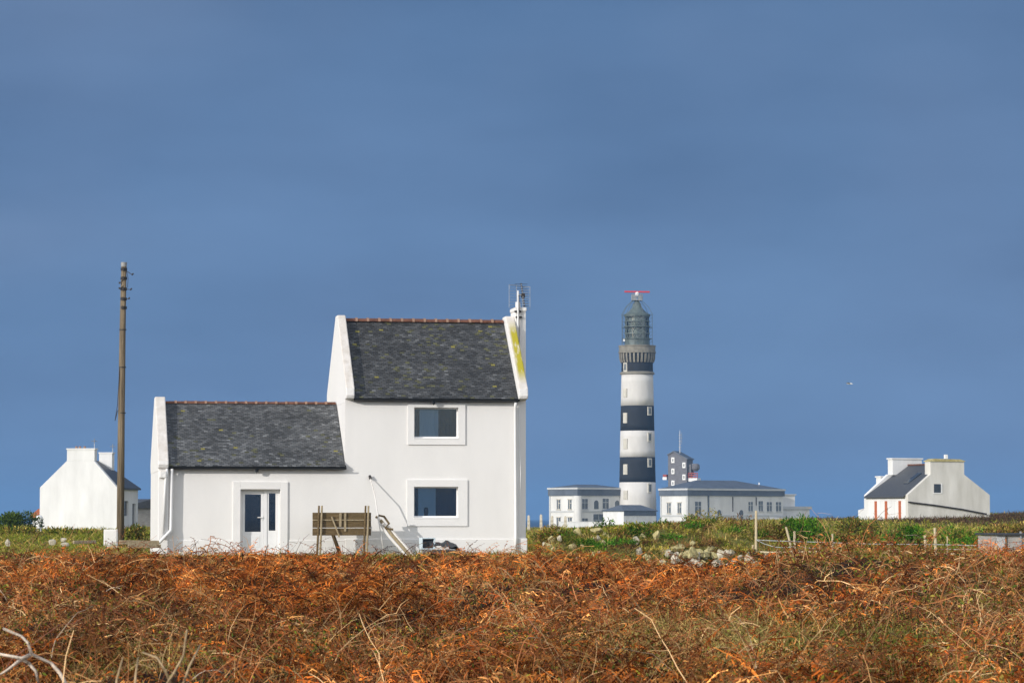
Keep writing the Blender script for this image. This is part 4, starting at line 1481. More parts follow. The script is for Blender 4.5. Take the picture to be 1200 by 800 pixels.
# ------------------------------------------------------------------ right cottage
def right_cottage():
    A = R(22)
    p = at(1064.4, 605.5, 260)
    zb = 1.2
    t = thing('white_cottage', 'white cottage with two broad gable chimneys and orange shutters on the rise at right', 'house', (p.x, 260, zb), A)
    W, L = 8.44, 8.1
    z = lambda py: 1.6 + (607 - py) * 260 / F - zb
    e = z(581)
    ap = z(543.5)
    hw = W / 2
    g = MB()
    wall_holes(g, 0, W, -1.5, e, 0.0, 0.45, [])
    g.build('gable_wall', M['render_dirty'], t)
    g = MB()
    sh0, sh1 = z(555.5), z(555.5)
    ch = (2.32, 5.80)
    pts = [(0, e), (W, e), (W, e + 0.12), (ch[1], sh1), (ch[0], sh0), (0, e + 0.12)]
    g.prism_y(pts, 0.001, 0.45)
    g.build('gable_coping', M['render_dirty'], t)
    c = MB()
    c.box(ch[0], ch[1], 0.002, 1.0, sh0, z(540.3))
    cm = c.build('chimney', M['render_dirty'], t)
    c = MB()
    c.box(ch[0] - 0.08, ch[1] + 0.08, -0.08, 1.08, z(540.3), z(539.4))
    c.prism_y([(ch[0] - 0.05, z(539.38)), (ch[1] + 0.05, z(539.38)), (ch[1] - 0.4, z(537.6)), (ch[0] + 0.4, z(537.0))], -0.05, 1.05)
    c.build('chimney_cap', M['stone_lichen'], cm)
    c = MB()
    c.box(4.1, 4.36, 0.4, 0.66, z(536.8), z(532))
    c.build('chimney_pot', M['pvc'], cm)
    # far gable
    g = MB()
    g.prism_y([(0, -1.5), (W, -1.5), (W, e + 0.15), (ch[1], sh1 + 0.1), (ch[0], sh0 + 0.1), (0, e + 0.15)], L - 0.45, L)
    g.build('gable_wall', M['render_far'], t)
    c = MB()
    c.box(ch[0] + 0.2, ch[1] - 0.2, L - 0.9, L + 0.001, sh0 + 0.05, z(536))
    c.box(ch[0] + 0.1, ch[1] - 0.1, L - 0.98, L + 0.08, z(536), z(534.4))
    c.build('chimney', M['render_far'], t)
    # long front wall in the sun (local x = 0 face)
    w = MB()
    w.box(0.0, 0.4, 0.45, L - 0.45, -1.5, e - 0.05)
    w.box(W - 0.4, W, 0.45, L - 0.45, -1.5, e - 0.05)
    w.build_each('wall', M['render_far'], t)
    r = MB()
    r.prism_y([(-0.25, e - 0.16), (hw, ap - 0.12), (W + 0.25, e - 0.16), (W + 0.25, e - 0.02), (hw, ap + 0.02), (-0.25, e - 0.02)], 0.452, L - 0.452)
    rf = r.build('roof', M['slate_far'], t)
    sl = (ap - e) / hw
    s_ = MB()
    a0, a1 = 1.5, 2.9
    s_.add([(a0, 2.6, e + sl * a0 + 0.02), (a0, 3.4, e + sl * a0 + 0.02), (a1, 3.4, e + sl * a1 + 0.02), (a1, 2.6, e + sl * a1 + 0.02),
            (a0, 2.6, e + sl * a0 + 0.16), (a0, 3.4, e + sl * a0 + 0.16), (a1, 3.4, e + sl * a1 + 0.16), (a1, 2.6, e + sl * a1 + 0.16)],
           [(0, 3, 2, 1), (4, 5, 6, 7), (0, 1, 5, 4), (1, 2, 6, 5), (2, 3, 7, 6), (3, 0, 4, 7)])
    s_.build('skylight', M['dark_glass'], rf)
    b = MB()
    b.prism_y([(-0.05, e - 0.01 + 0.0), (hw, ap + 0.03), (hw, ap + 0.14), (-0.05, e + 0.12)], L - 0.452, L - 0.2)
    b.build('verge', M['render_far'], rf)
    m = MB()
    m.box(hw - 0.14, hw + 0.14, 0.46, L - 0.46, ap + 0.0, ap + 0.12)
    m.build('ridge', M['ridge'], rf)
    # orange shutters along the sunlit wall
    for y in (1.6, 4.1, 6.0):
        m = MB()
        m.box(-0.06, -0.002, y - 0.32, y + 0.06, -0.6, z(586.5))
        m.build('shutter', M['shutter'], t)
        m = MB()
        m.box(-0.02, -0.003, y + 0.07, y + 0.75, -0.3, z(587))
        m.build('window', M['trim'], t)
    m = MB()
    m.box(2.66, 3.36, -0.03, 0.2, z(577), z(566.8))
    o = m.build('window', M['dark_glass'], t)
    m = MB()
    m.box(3.361, 3.5, -0.045, 0.0, z(577.6), z(566.2))
    m.box(2.6, 3.36, -0.045, 0.0, z(578.2), z(577.02))
    m.build('frame', M['pvc'], o)
    # lean-to at the left end
    m = MB()
    m.prism_y([(0.8, -1.5), (4.2, -1.5), (4.2, z(585)), (0.8, z(597))], L, L + 2.6)
    m.build('lean_to', M['render_far'], t)
    m = MB()
    m.box(2.0, 3.4, L + 0.4, L + 1.3, z(585), z(557.5))
    m.box(1.92, 3.48, L + 0.32, L + 1.38, z(557.5), z(556))
    m.build('chimney', M['render_far'], t)
    m = MB()
    m.tube([(-0.06, -0.12, z(588)), (2.5, -0.12, z(591.5)), (5.5, -0.12, z(596.5)), (8.0, -0.12, z(602))], 0.07, 5)
    m.build('cable', M['iron'], t)
right_cottage()

# ------------------------------------------------------------------ fence and shelter on the right
def fence():
    Y = 103.0
    o = at(886, 655, Y)
    t = thing('paddock_fence', 'rickety pale stake and rope fence along the green bank at right', 'fence', (o.x, Y, float(gz(o.x, Y))))
    T = t.location
    def P(px, py, y):
        return at(px, py, y) - T
    def yl(px):
        return Y - 5.0 * (px - 886) / 280.0
    for (x0, y0, x1, y1, r) in ((886, 598, 885.5, 672, 0.05), (882.3, 638, 884, 672, 0.05), (921, 617, 929, 650, 0.045), (931, 622, 931.5, 672, 0.05), (975.5, 625, 975.5, 660, 0.04),
                                (1084, 627, 1085, 670, 0.055), (1095.5, 618, 1097, 672, 0.055), (1167, 640, 1167, 672, 0.05), (897.5, 648, 897.5, 665, 0.03), (913, 650, 913, 668, 0.04), (1110, 628, 1110, 660, 0.022), (1129, 640, 1129, 665, 0.022)):
        m = MB()
        q0, q1 = P(x0, y0, yl(x0)), P(x1, y1, yl(x0))
        m.tube([q1, q1.lerp(q0, 0.5) + Vector((0.008, 0, 0)), q0], [r, r * 0.95, r * 0.85], 7)
        m.build('stake', M['fence_wood'], t)
    for pts, r in (([(885, 646), (900, 647), (931, 646.5), (966, 646)], 0.038), ([(905, 650), (930, 651.5)], 0.034), ([(1040, 645), (1090, 648), (1130, 649.5), (1167, 650.5)], 0.036)):
        m = MB()
        m.tube([P(a, b, yl(a) - 0.08) for a, b in pts], r, 6)
        m.build('rail', M['fence_wood'], t)
    for pts, r in (([(886, 632.2), (905, 633.2), (931, 634), (975, 635.5), (1020, 637), (1084, 637.6), (1096, 637.6), (1167, 639.5)], 0.013),
                   ([(886, 632.2), (896, 637), (908, 640.6), (920, 641.3), (931, 640)], 0.011), ([(935, 639), (945, 641.5), (960, 643)], 0.011), ([(1096, 643), (1130, 643.5), (1167, 643.8)], 0.011)):
        m = MB()
        m.tube([P(a, b, yl(a) - 0.05) for a, b in pts], r, 5)
        m.build('rope', M['rope'], t)
fence()

def shelter():
    p = at(1169, 660, 98)
    zg = float(gz(p.x, 98))
    t = thing('panel_shed', 'low grey concrete panel shed cut by the right edge, beside the fence end', 'shed', (p.x, 98, zg), R(6))
    m = MB()
    top = 1.02 - zg
    for k in range(5):
        z0 = -0.4 + k * (top + 0.4) / 5
        m.box(0.32, 3.4, 0, 0.06 + 0.006 * (k % 2), z0 + 0.006, z0 + (top + 0.4) / 5)
    m.box(-0.02, 0.06, 0.07, 2.4, -0.4, top - 0.02)
    m.box(3.34, 3.4, 0.08, 2.4, -0.4, top - 0.02)
    m.box(0.06, 3.34, 2.34, 2.4, -0.4, top - 0.02)
    m.build('wall', M['concrete'], t)
    m = MB()
    m.box(-0.02, 0.27, -0.01, 0.06, -0.4, top)
    m.build('end_board', M['cornice'], t)
    m = MB()
    m.box(0.275, 0.315, -0.04, 0.05, -0.4, top)
    m.build('post', M['wood'], t)
    m = MB()
    m.box(0.76, 0.82, -0.07, -0.01, -0.4, top + 0.14)
    m.build('post', M['steel'], t)
    m = MB()
    m.box(-0.1, 3.5, -0.12, 2.5, top + 0.004, top + 0.075)
    m.build('roof', M['tarp'], t, bevel=0.01)
shelter()

# ------------------------------------------------------------------ field stones
def stone_mesh(seed, m, flat=0.7):
    rnd = random.Random(seed)
    bm = bmesh.new()
    bmesh.ops.create_icosphere(bm, subdivisions=3, radius=0.5)
    cuts = [(Vector((rnd.uniform(-1, 1), rnd.uniform(-1, 1), rnd.uniform(-1, 1))).normalized(), rnd.uniform(0.22, 0.38)) for _ in range(14)]
    for v in bm.verts:
        for n, d in cuts:
            k = v.co.dot(n)
            if k > d:
                v.co -= n * (k - d) * 0.92
        v.co += v.co.normalized() * 0.03 * math.sin(13 * v.co.x + seed) * math.cos(11 * v.co.y + 2 * seed)
        v.co.z *= flat
    me = bpy.data.meshes.new('field_stone')
    bm.to_mesh(me)
    bm.free()
    me.materials.append(m)
    return me
SM = [stone_mesh(k, M['stone'], (0.7, 0.85, 0.6, 0.95)[k % 4]) for k in range(5)] + [stone_mesh(k + 20, M['stone_lichen'], (0.7, 0.55, 0.85)[k % 3]) for k in range(4)]
def stone(px, py, w, h, Y, kind, label, group):
    if px > 630:
        for _ in range(3):                      # where the bank's front slope stands
            Y = float(bank_y((px - 600) / F * Y)) - 0.55 - 3.1 * (py - 620) / 40
    p = at(px, py, Y)
    k = Y / F
    g_ = float(gz(p.x, Y))
    p.z = min(max(p.z, g_ + 0.42 * h * k), g_ + 0.7 * h * k) if px > 630 else p.z
    o = bpy.data.objects.new('field_stone', SM[kind])
    o.location = p
    zf = max(abs(v.co.z) for v in SM[kind].vertices) * 2
    q = 1.28 if px > 770 else 1.12
    o.scale = (w * k * q, w * k * q * 0.9, h * k * q * 1.08 / zf)
    o.rotation_euler = (random.uniform(-.2, .2), random.uniform(-.25, .25), random.uniform(0, 6.28))
    if label.startswith('flat') or label.startswith('tall'):
        o.rotation_euler = (0.1, 0.06, 0.2)
    col.objects.link(o)
    tag(o, label, 'stone', group)
ROW = 'grey-white stone in the tumbled row below the bank, left of the fence'
YEL = 'yellow-lichened stone in the tumbled row below the bank'
gA, gB = 'grey-white stones of the tumbled row', 'yellow-lichened stones of the tumbled row'
rs = random.Random(5)
EXTRA = [(rs.uniform(772, 902), rs.uniform(646, 662), rs.uniform(6, 11), rs.uniform(5, 8), 104.2 + rs.uniform(-0.3, 0.6), rs.randrange(5), 0) for _ in range(40)]
EXTRA += [(rs.uniform(775, 850), rs.uniform(643, 656), rs.uniform(7, 12), rs.uniform(5, 8), 104.9, 5 + rs.randrange(4), 1) for _ in range(12)]
for (px, py, w, h, Y, kd, yl_) in ((783, 647, 11, 10, 105, 0, 0), (791, 655, 11, 13, 104.4, 1, 0), (840, 658, 13, 9, 104.2, 2, 0), (844, 650, 15, 12, 104.8, 3, 0), (859, 657, 8, 11, 104.3, 4, 0),
                                (877, 655, 11, 11, 104.2, 0, 0), (873, 661, 8, 6, 103.8, 2, 0), (856, 647, 11, 7, 105, 4, 0), (889, 661, 8, 8, 103.8, 1, 0), (895, 663, 7, 6, 103.6, 3, 0), (806, 660, 12, 8, 104, 2, 0), (820, 661, 9, 8, 103.9, 1, 0),
                                (832, 661, 9, 6, 103.7, 0, 0), (850, 663, 9, 6, 103.5, 4, 0), (866, 662, 8, 6, 103.5, 2, 0), (776, 655, 8, 7, 104.2, 3, 0), (768, 659, 8, 6, 104, 0, 0),
                                (794, 642, 17, 8, 105.4, 5, 1), (804, 645, 10, 7, 105.2, 6, 1), (825, 649, 15, 8, 104.9, 8, 1), (812, 640, 7, 6, 105.6, 5, 1), (833, 643, 10, 6, 105.4, 7, 1), (798, 650, 8, 9, 104.8, 6, 1),
                                (719, 655, 10, 8, 104.5, 7, 1), (735, 657, 9, 6, 104.2, 5, 1), (752, 655, 9, 6, 104.3, 8, 1), (760, 648, 8, 6, 105, 6, 1), *EXTRA):
    stone(px, py, w, h, Y, kd, YEL if yl_ else ROW, gB if yl_ else gA)
BUR = 'ochre half-buried stone among the grass of the bank, left of the tumbled row'
for _ in range(20):
    px_ = rs.uniform(636, 776)
    stone(px_, rs.uniform(622, 652), rs.uniform(5, 10), rs.uniform(4, 8), 105.2 + rs.uniform(-0.6, 1.0), rs.choice([5, 6, 7, 8, 1]), BUR, 'half-buried stones of the bank')
for (px, py, w, h, Y, kd, lab, g_) in ((699, 623, 16, 8, 107, 5, 'flat pale yellow slab on top of the bank below the annex', None), (677, 620.5, 13, 10, 107.5, 7, 'rounded yellow-green lichened stone on the bank, left of the flat slab', None),
                                       (701.5, 630, 6, 8, 106.4, 3, 'small bright white stone just under the flat slab', None), (695.5, 631, 6, 7, 106.4, 6, 'small tan stone under the left end of the flat slab', None),
                                       (744, 634, 11, 12, 106, 0, 'tall pale stone propped upright on the bank below the tower', None), (748.5, 644, 10, 9, 105.4, 1, 'white stone lying just under the upright pale stone', None),
                                       (769, 634, 9, 13, 106, 5, 'tall yellowish stone propped upright on the bank, right of the tower', None), (764.5, 624.3, 7, 2.6, 107, 2, 'thin white flat stone near the top of the bank', None),
                                       (811, 651, 16, 16, 104.3, 8, 'largest boulder of the tumbled row, patched with yellow lichen', None),
                                       (9, 636, 9, 8, 99, 1, 'grey-white stone lowest at the far left edge of the field', None), (62, 635, 10, 6, 100, 2, 'flat white stone in the grass left of the cabinet, the wider of two', None),
                                       (75, 632, 9, 6, 100.5, 0, 'pale grey stone behind the two white ones in the left grass', None), (76, 637, 12, 5, 99.5, 4, 'low white stone in front of the others in the left grass', None)):
    stone(px, py, w, h, Y, kd, lab, g_)

# ------------------------------------------------------------------ gull
def gull():
    p = at(995.5, 449.5, 300)
    m = MB()
    m.tube([(-0.36, 0, -0.02), (-0.2, 0, 0.0), (0.0, 0, 0.02), (0.16, 0, 0.03), (0.27, 0, 0.05), (0.34, 0, 0.045)], [0.02, 0.065, 0.085, 0.07, 0.05, 0.012], 10)
    t = thing('gull', 'small white gull gliding in the blue sky right of the lighthouse', 'bird', p, R(160))
    m.build('bird_body', M['white_bird'], t, smooth=True)
    for s in (-1, 1):
        w = MB()
        st = [(0.0, 0.05, 0.16, 0.03), (0.25, 0.16, 0.15, 0.10), (0.52, 0.18, 0.11, 0.06), (0.80, 0.06, 0.03, -0.02)]
        V, Fc = [], []
        for (d, x, ch, z) in st:
            V += [(x - ch, s * d, z), (x + ch * 0.4, s * d, z), (x + ch * 0.4, s * d, z + 0.02), (x - ch, s * d, z + 0.015)]
        for i in range(3):
            for j in range(4):
                Fc.append((i * 4 + j, i * 4 + (j + 1) % 4, (i + 1) * 4 + (j + 1) % 4, (i + 1) * 4 + j))
        Fc += [(0, 1, 2, 3), (12, 13, 14, 15)]
        w.add(V, Fc)
        w.build('wing', M['grey_bird'] if s > 0 else M['white_bird'], t)
gull()

# ------------------------------------------------------------------ vegetation
def ribbons(P, Wd, Sd=None):
    """P (N,K,3) polylines, Wd (N,K) half widths -> verts, quads"""
    N, K, _ = P.shape
    T = np.empty_like(P)
    T[:, 1:-1] = P[:, 2:] - P[:, :-2]
    T[:, 0] = P[:, 1] - P[:, 0]
    T[:, -1] = P[:, -1] - P[:, -2]
    if Sd is None:
        Sd = RNG.normal(size=(N, 3))
    S = np.cross(T, Sd[:, None, :])
    S /= np.linalg.norm(S, axis=2, keepdims=True) + 1e-9
    A, B = P - S * Wd[..., None], P + S * Wd[..., None]
    V = np.stack([A, B], 2).reshape(N * K * 2, 3)
    i = (np.arange(N)[:, None] * K + np.arange(K - 1)[None]) * 2
    Q = np.stack([i, i + 1, i + 3, i + 2], -1).reshape(-1, 4)
    return V, Q

class Veg:
    def __init__(self):
        self.V, self.Q, self.C, self.n = [], [], [], 0
    def add(self, P, Wd, Cn, Sd=None):
        V, Q = ribbons(P, Wd, Sd)
        self.V.append(V)
        self.Q.append(Q + self.n)
        self.C.append(np.repeat(Cn, P.shape[1] * 2, axis=0))
        self.n += len(V)
    def build(self, name, m, parent=None, origin=None):
        me = bpy.data.meshes.new(name)
        V = np.concatenate(self.V)
        if origin is not None:
            V = V - np.array(origin)
        make_mesh(me, V, np.concatenate(self.Q), np.concatenate(self.C))
        me.materials.append(m)
        o = bpy.data.objects.new(name, me)
        col.objects.link(o)
        if parent:
            o.parent = parent
        return o

def unit(v):
    return v / (np.linalg.norm(v, axis=-1, keepdims=True) + 1e-9)

def arcs(base, az, e0, droop, L, K, curl=0.0, wob=0.0):
    """arching polylines"""
    N = len(base)
    P = np.empty((N, K, 3))
    P[:, 0] = base
    st = L / (K - 1)
    a = az.copy()
    for k in range(1, K):
        e = e0 - droop * (k - 0.5) / (K - 1)
        a = a + curl * RNG.normal(size=N)
        d = np.stack([np.cos(e) * np.cos(a), np.cos(e) * np.sin(a), np.sin(e)], -1)
        if wob:
            d = d + wob * RNG.normal(size=(N, 3))
        P[:, k] = P[:, k - 1] + d * st[:, None]
    return P

def field_points(n, y0, y1, power=1.6, margin=0.215):
    """points in the camera's field of view (and a margin), denser towards the camera"""
    u = RNG.random(n)
    q = 2 - power                     # pdf ~ y^(1-power)
    if abs(q) < 1e-3:
        y = y0 * (y1 / y0) ** u
    else:
        y = (y0 ** q + u * (y1 ** q - y0 ** q)) ** (1 / q)
    x = (RNG.random(n) * 2 - 1) * margin * y
    return x, y

def house_uv(x, y):
    dx, dy = x - HO[0], y - HO[1]
    c, s = math.cos(PHI), math.sin(PHI)
    return dx * c + dy * s, -dx * s + dy * c

def field_edge(x):
    """where the bracken field ends"""
    u, v = house_uv(x, np.full_like(x, 97.0))
    e = np.where((u > -7.2) & (u < 7.2), 96.6 + 0.17 * (u), np.where(x < 0, 95.5, np.minimum(bank_y(x) - 3.2, 101.5)))
    return e + 1.6 * (vnoise(x * 0.9, x * 0 + 3) - 0.5)

def pick(pal, n, w=None):
    pal = np.array(pal)
    i = RNG.choice(len(pal), n, p=w)
    return pal[i] * (0.38 + 1.15 * RNG.random((n, 1)) ** 1.3)

ORANGE = [(0.68, 0.20, 0.034), (0.54, 0.135, 0.024), (0.38, 0.085, 0.018), (0.74, 0.34, 0.10), (0.31, 0.105, 0.034)]
BROWN = [(0.44, 0.135, 0.036), (0.27, 0.078, 0.024), (0.58, 0.26, 0.085), (0.13, 0.045, 0.016), (0.46, 0.18, 0.045)]
TWIG = [(0.38, 0.15, 0.06), (0.54, 0.29, 0.12), (0.20, 0.07, 0.034), (0.68, 0.44, 0.22)]
OLIVE = [(0.20, 0.19, 0.026), (0.12, 0.15, 0.022), (0.32, 0.25, 0.05), (0.08, 0.11, 0.02)]
TAN = [(0.52, 0.37, 0.16), (0.42, 0.29, 0.11), (0.34, 0.24, 0.08)]

def patches(x, y):
    """how much bracken (orange), bramble (twiggy) and grass grow at a spot"""
    n1 = fbm(x / 2.6 + 11, y / 5.5 + 4, 3)
    n2 = fbm(x / 3.4 + 71, y / 7.5 + 44, 3)
    bramble = sm(0.50, 0.62, n2)
    bramble = np.maximum(bramble, np.exp(-((x - 8.0) / 3.2) ** 2 - ((y - 52) / 7) ** 2) * 0.9)
    bramble = np.maximum(bramble, np.exp(-((x - 3.0) / 3.4) ** 2 - ((y - 29) / 6) ** 2) * 0.8)
    orange = sm(0.37, 0.52, n1)
    orange = np.maximum(orange, np.exp(-((x + 8.5) / 3.5) ** 2 - ((y - 55) / 12) ** 2))
    orange = np.maximum(orange, np.exp(-((x - 3.2) / 3.4) ** 2 - ((y - 66) / 11) ** 2))
    orange = np.maximum(orange, np.exp(-((x + 2.6) / 1.6) ** 2 - ((y - 20) / 4) ** 2))
    return orange * (1 - 0.65 * bramble), bramble

def tone_of(x, y):
    """older, darker growth in some hummocks, fresh dead fronds in others"""
    t = 0.55 * fbm(x / 1.5 + 3, y / 3.6 + 50, 2) + 0.45 * vnoise(x / 0.55 + 13, y / 1.2 + 5)
    t = 0.20 + 1.35 * sm(0.30, 0.70, t)  # wide range puts shade contrast into the plant colour
    return t * (1 - 0.45 * np.exp(-((x - 9.0) / 2.2) ** 2 - ((y - 49) / 6) ** 2))

def gaps(x, y):
    """dark hollows between the plants"""
    return sm(0.34, 0.52, 0.6 * vnoise(x / 0.62 + 31, y / 1.25 + 77) + 0.4 * vnoise(x / 1.6 + 3, y / 3.4 + 7))

def bracken_field():
    vg = Veg()
    for (n, y0, y1, J, sc, wsc) in ((6500, 14, 30, 15, 0.85, 1.0), (12500, 30, 58, 10, 0.95, 1.35), (15000, 58, 104, 7, 1.05, 2.1)):
        x, y = field_points(n, y0, y1, 1.3)
        e = field_edge(x)
        orange, bram = patches(x, y)
        keep = (y < e) & (RNG.random(n) < (0.18 + 0.95 * orange + 0.25 * (1 - bram)) * (0.12 + 0.88 * gaps(x, y)))
        x, y, orange, bram = x[keep], y[keep], orange[keep], bram[keep]
        N = len(x)
        edge = np.clip((field_edge(x) - y) / 8, 0.45, 1)
        L = (0.45 + 0.55 * RNG.random(N)) * sc * (0.75 + 0.35 * orange) * edge
        base = np.stack([x, y, gz(x, y) - 0.02 + 0.18 * RNG.random(N) * edge], -1)
        az = RNG.random(N) * 6.283
        e0 = np.radians(RNG.uniform(20, 85, N))
        dr = np.radians(RNG.uniform(50, 150, N))
        P = arcs(base, az, e0, dr, L, 6, 0.18, 0.05)
        w = np.linspace(1, 0.45, 6)[None] * (0.0045 + 0.003 * RNG.random((N, 1))) * wsc
        isor = (RNG.random(N) < orange)[:, None]
        C = np.where(isor, pick(ORANGE, N, [.28, .24, .18, .15, .15]), pick(BROWN, N)) * tone_of(x, y)[:, None]
        vg.add(P, w, C * np.array([0.85, 0.95, 1.1]))
        # pinnae
        sj = np.linspace(0.22, 1.0, J)
        kk = sj * 5
        k0 = np.minimum(kk.astype(int), 4)
        f = (kk - k0)[None, :, None]
        B = P[:, k0] * (1 - f) + P[:, k0 + 1] * f
        T = unit(P[:, k0 + 1] - P[:, k0])
        S = unit(np.cross(T, np.array([0, 0, 1.0]) + 0.35 * RNG.normal(size=(N, 1, 3))))
        prof = np.sin(np.clip((1.08 - sj) * 1.9, 0, 1.57))[None, :, None]
        for sg in (-1, 1):
            ln = (0.05 + 0.10 * RNG.random((N, J, 1))) * prof * (L / 0.75)[:, None, None] * (1 + 0.25 * (wsc - 1))
            d = unit(sg * S + 0.35 * T + 0.35 * RNG.normal(size=S.shape) + np.array([0, 0, -0.25]))
            p1 = B + d * ln * 0.55
            d2 = unit(d + 0.5 * RNG.normal(size=S.shape) + np.array([0, 0, -0.55]))
            p2 = p1 + d2 * ln * 0.5
            PP = np.stack([B, p1, p2], 2).reshape(-1, 3, 3)
            ww = np.tile(np.array([0.55, 1.0, 0.3])[None] * 0.0058 * (0.6 + 0.5 * wsc), (N * J, 1)) * (0.5 + RNG.random((N * J, 1)))
            Cp = np.repeat(C, J, 0) * (0.75 + 0.5 * RNG.random((N * J, 1)))
            keepp = RNG.random(N * J) < 0.86
            vg.add(PP[keepp], ww[keepp], Cp[keepp])
    for (n, y0, y1, s) in ((42000, 14, 34, 0.018), (46000, 34, 100, 0.033)):
        x, y = field_points(n, y0, y1, 1.3)
        orange, bram = patches(x, y)
        keep = (y < field_edge(x)) & (RNG.random(n) < (0.25 + 0.75 * orange) * (0.1 + 0.9 * gaps(x, y)))
        x, y, orange = x[keep], y[keep], orange[keep]
        N = len(x)
        edge = np.clip((field_edge(x) - y) / 8, 0.35, 1)
        b = np.stack([x, y, gz(x, y) + edge * (0.16 + 0.34 * RNG.random(N))], -1)
        P = arcs(b, RNG.random(N) * 6.283, np.radians(RNG.uniform(-40, 80, N)), np.radians(RNG.uniform(0, 160, N)), s * RNG.uniform(1.5, 4.5, N), 4, 0.5, 0.25)
        isor = (RNG.random(N) < 0.25 + 0.7 * orange)[:, None]
        vg.add(P, np.array([[0.7, 1.0, 0.8, 0.3]]) * s * 0.17 * RNG.uniform(0.6, 1.5, (N, 1)), np.where(isor, pick(ORANGE, N, [.3, .24, .14, .22, .10]), pick(BROWN + TAN[:1], N)) * (0.15 + 0.95 * tone_of(x, y)[:, None]))
    o = vg.build('bracken', M['dead_leaf'])
    o['kind'] = 'stuff'

def bramble_field():
    vg = Veg()
    # arching twigs
    for (n, y0, y1, wsc) in ((5200, 14, 34, 1.0), (9500, 34, 104, 1.9)):
        x, y = field_points(n, y0, y1, 1.4)
        orange, bram = patches(x, y)
        keep = (y < field_edge(x) - 0.3) & (RNG.random(n) < (0.22 + 0.9 * bram) * (0.2 + 0.8 * gaps(x, y)))
        x, y, bram = x[keep], y[keep], bram[keep]
        N = len(x)
        edge = np.clip((field_edge(x) - y) / 10, 0.4, 1)
        L = RNG.uniform(0.35, 1.15, N) * edge
        base = np.stack([x, y, gz(x, y) + 0.22 * RNG.random(N) * edge], -1)
        P = arcs(base, RNG.random(N) * 6.283, np.radians(RNG.uniform(10, 85, N)), np.radians(RNG.uniform(20, 140, N)), L, 7, 0.22, 0.10)
        w = np.linspace(1, 0.4, 7)[None] * RNG.uniform(0.0022, 0.0055, (N, 1)) * wsc
        C = pick(TWIG, N, [.36, .24, .25, .15]) * (0.35 + 0.65 * tone_of(x, y)[:, None])
        vg.add(P, w, C)
        # side twigs
        for r in range(3):
            k = RNG.integers(2, 6, N)
            b = P[np.arange(N), k]
            P2 = arcs(b, RNG.random(N) * 6.283, np.radians(RNG.uniform(-20, 70, N)), np.radians(RNG.uniform(0, 60, N)), L * RNG.uniform(0.2, 0.45, N), 4, 0.3, 0.15)
            vg.add(P2, np.linspace(0.8, 0.35, 4)[None] * w[:, :1], C * 0.95)
    # tangle on the mound at right
    n = 5200
    x, y = RNG.normal(8.0, 2.6, n), RNG.normal(51, 6.5, n)
    P = arcs(np.stack([x, y, gz(x, y) + 0.20 * RNG.random(n)], -1), RNG.random(n) * 6.283, np.radians(RNG.uniform(10, 80, n)), np.radians(RNG.uniform(20, 140, n)), RNG.uniform(0.2, 0.5, n), 6, 0.25, 0.12)
    vg.add(P, np.linspace(1, 0.4, 6)[None] * RNG.uniform(0.004, 0.010, (n, 1)), pick(TWIG + BROWN[:3] + OLIVE[:2], n))
    # long pale canes that arch over the top
    n = 85
    x, y = field_points(n, 16, 80, 1.5)
    keep = y < field_edge(x) - 6
    x, y = x[keep], y[keep]
    N = len(x)
    L = RNG.uniform(0.35, 1.0, N) * np.where(y > 42, 0.6, 1)
    P = arcs(np.stack([x, y, gz(x, y) + 0.25], -1), RNG.random(N) * 6.283, np.radians(RNG.uniform(35, 80, N)), np.radians(RNG.uniform(40, 130, N)), L, 9, 0.22, 0.13)
    vg.add(P, np.linspace(1, 0.45, 9)[None] * RNG.uniform(0.0022, 0.0045, (N, 1)) * (1 + y[:, None] / 60), pick([(0.55, 0.42, 0.29), (0.46, 0.30, 0.17), (0.60, 0.50, 0.38), (0.28, 0.12, 0.08)], N))
    # leaves left on the brambles, and litter
    for (n, y0, y1, s) in ((26000, 14, 40, 0.016), (26000, 40, 100, 0.030)):
        x, y = field_points(n, y0, y1, 1.4)
        orange, bram = patches(x, y)
        keep = (y < field_edge(x)) & (RNG.random(n) < 0.10 + 0.9 * bram)
        x, y = x[keep], y[keep]
        N = len(x)
        edge = np.clip((field_edge(x) - y) / 10, 0.3, 1)
        b = np.stack([x, y, gz(x, y) + 0.48 * RNG.random(N) ** 0.7 * edge], -1)
        d = unit(RNG.normal(size=(N, 3))) * (s * RNG.uniform(0.7, 1.6, (N, 1)))
        mixn = vnoise(x / 1.5 + 7, y / 2.5)[:, None]
        C = np.where(RNG.random((N, 1)) < 0.35 + 0.5 * (mixn > 0.5), pick(OLIVE, N), pick(BROWN, N) * 0.7) * (0.3 + 0.7 * tone_of(x, y)[:, None])
        w = np.tile(np.array([[0.25, 1.0, 0.2]]) * s * 0.6, (N, 1))
        vg.add(np.stack([b - d, b, b + d * 0.9 + np.array([0, 0, -0.2 * s])], 1), w, C)
    o = vg.build('brambles', M['dead_leaf'])
    o['kind'] = 'stuff'

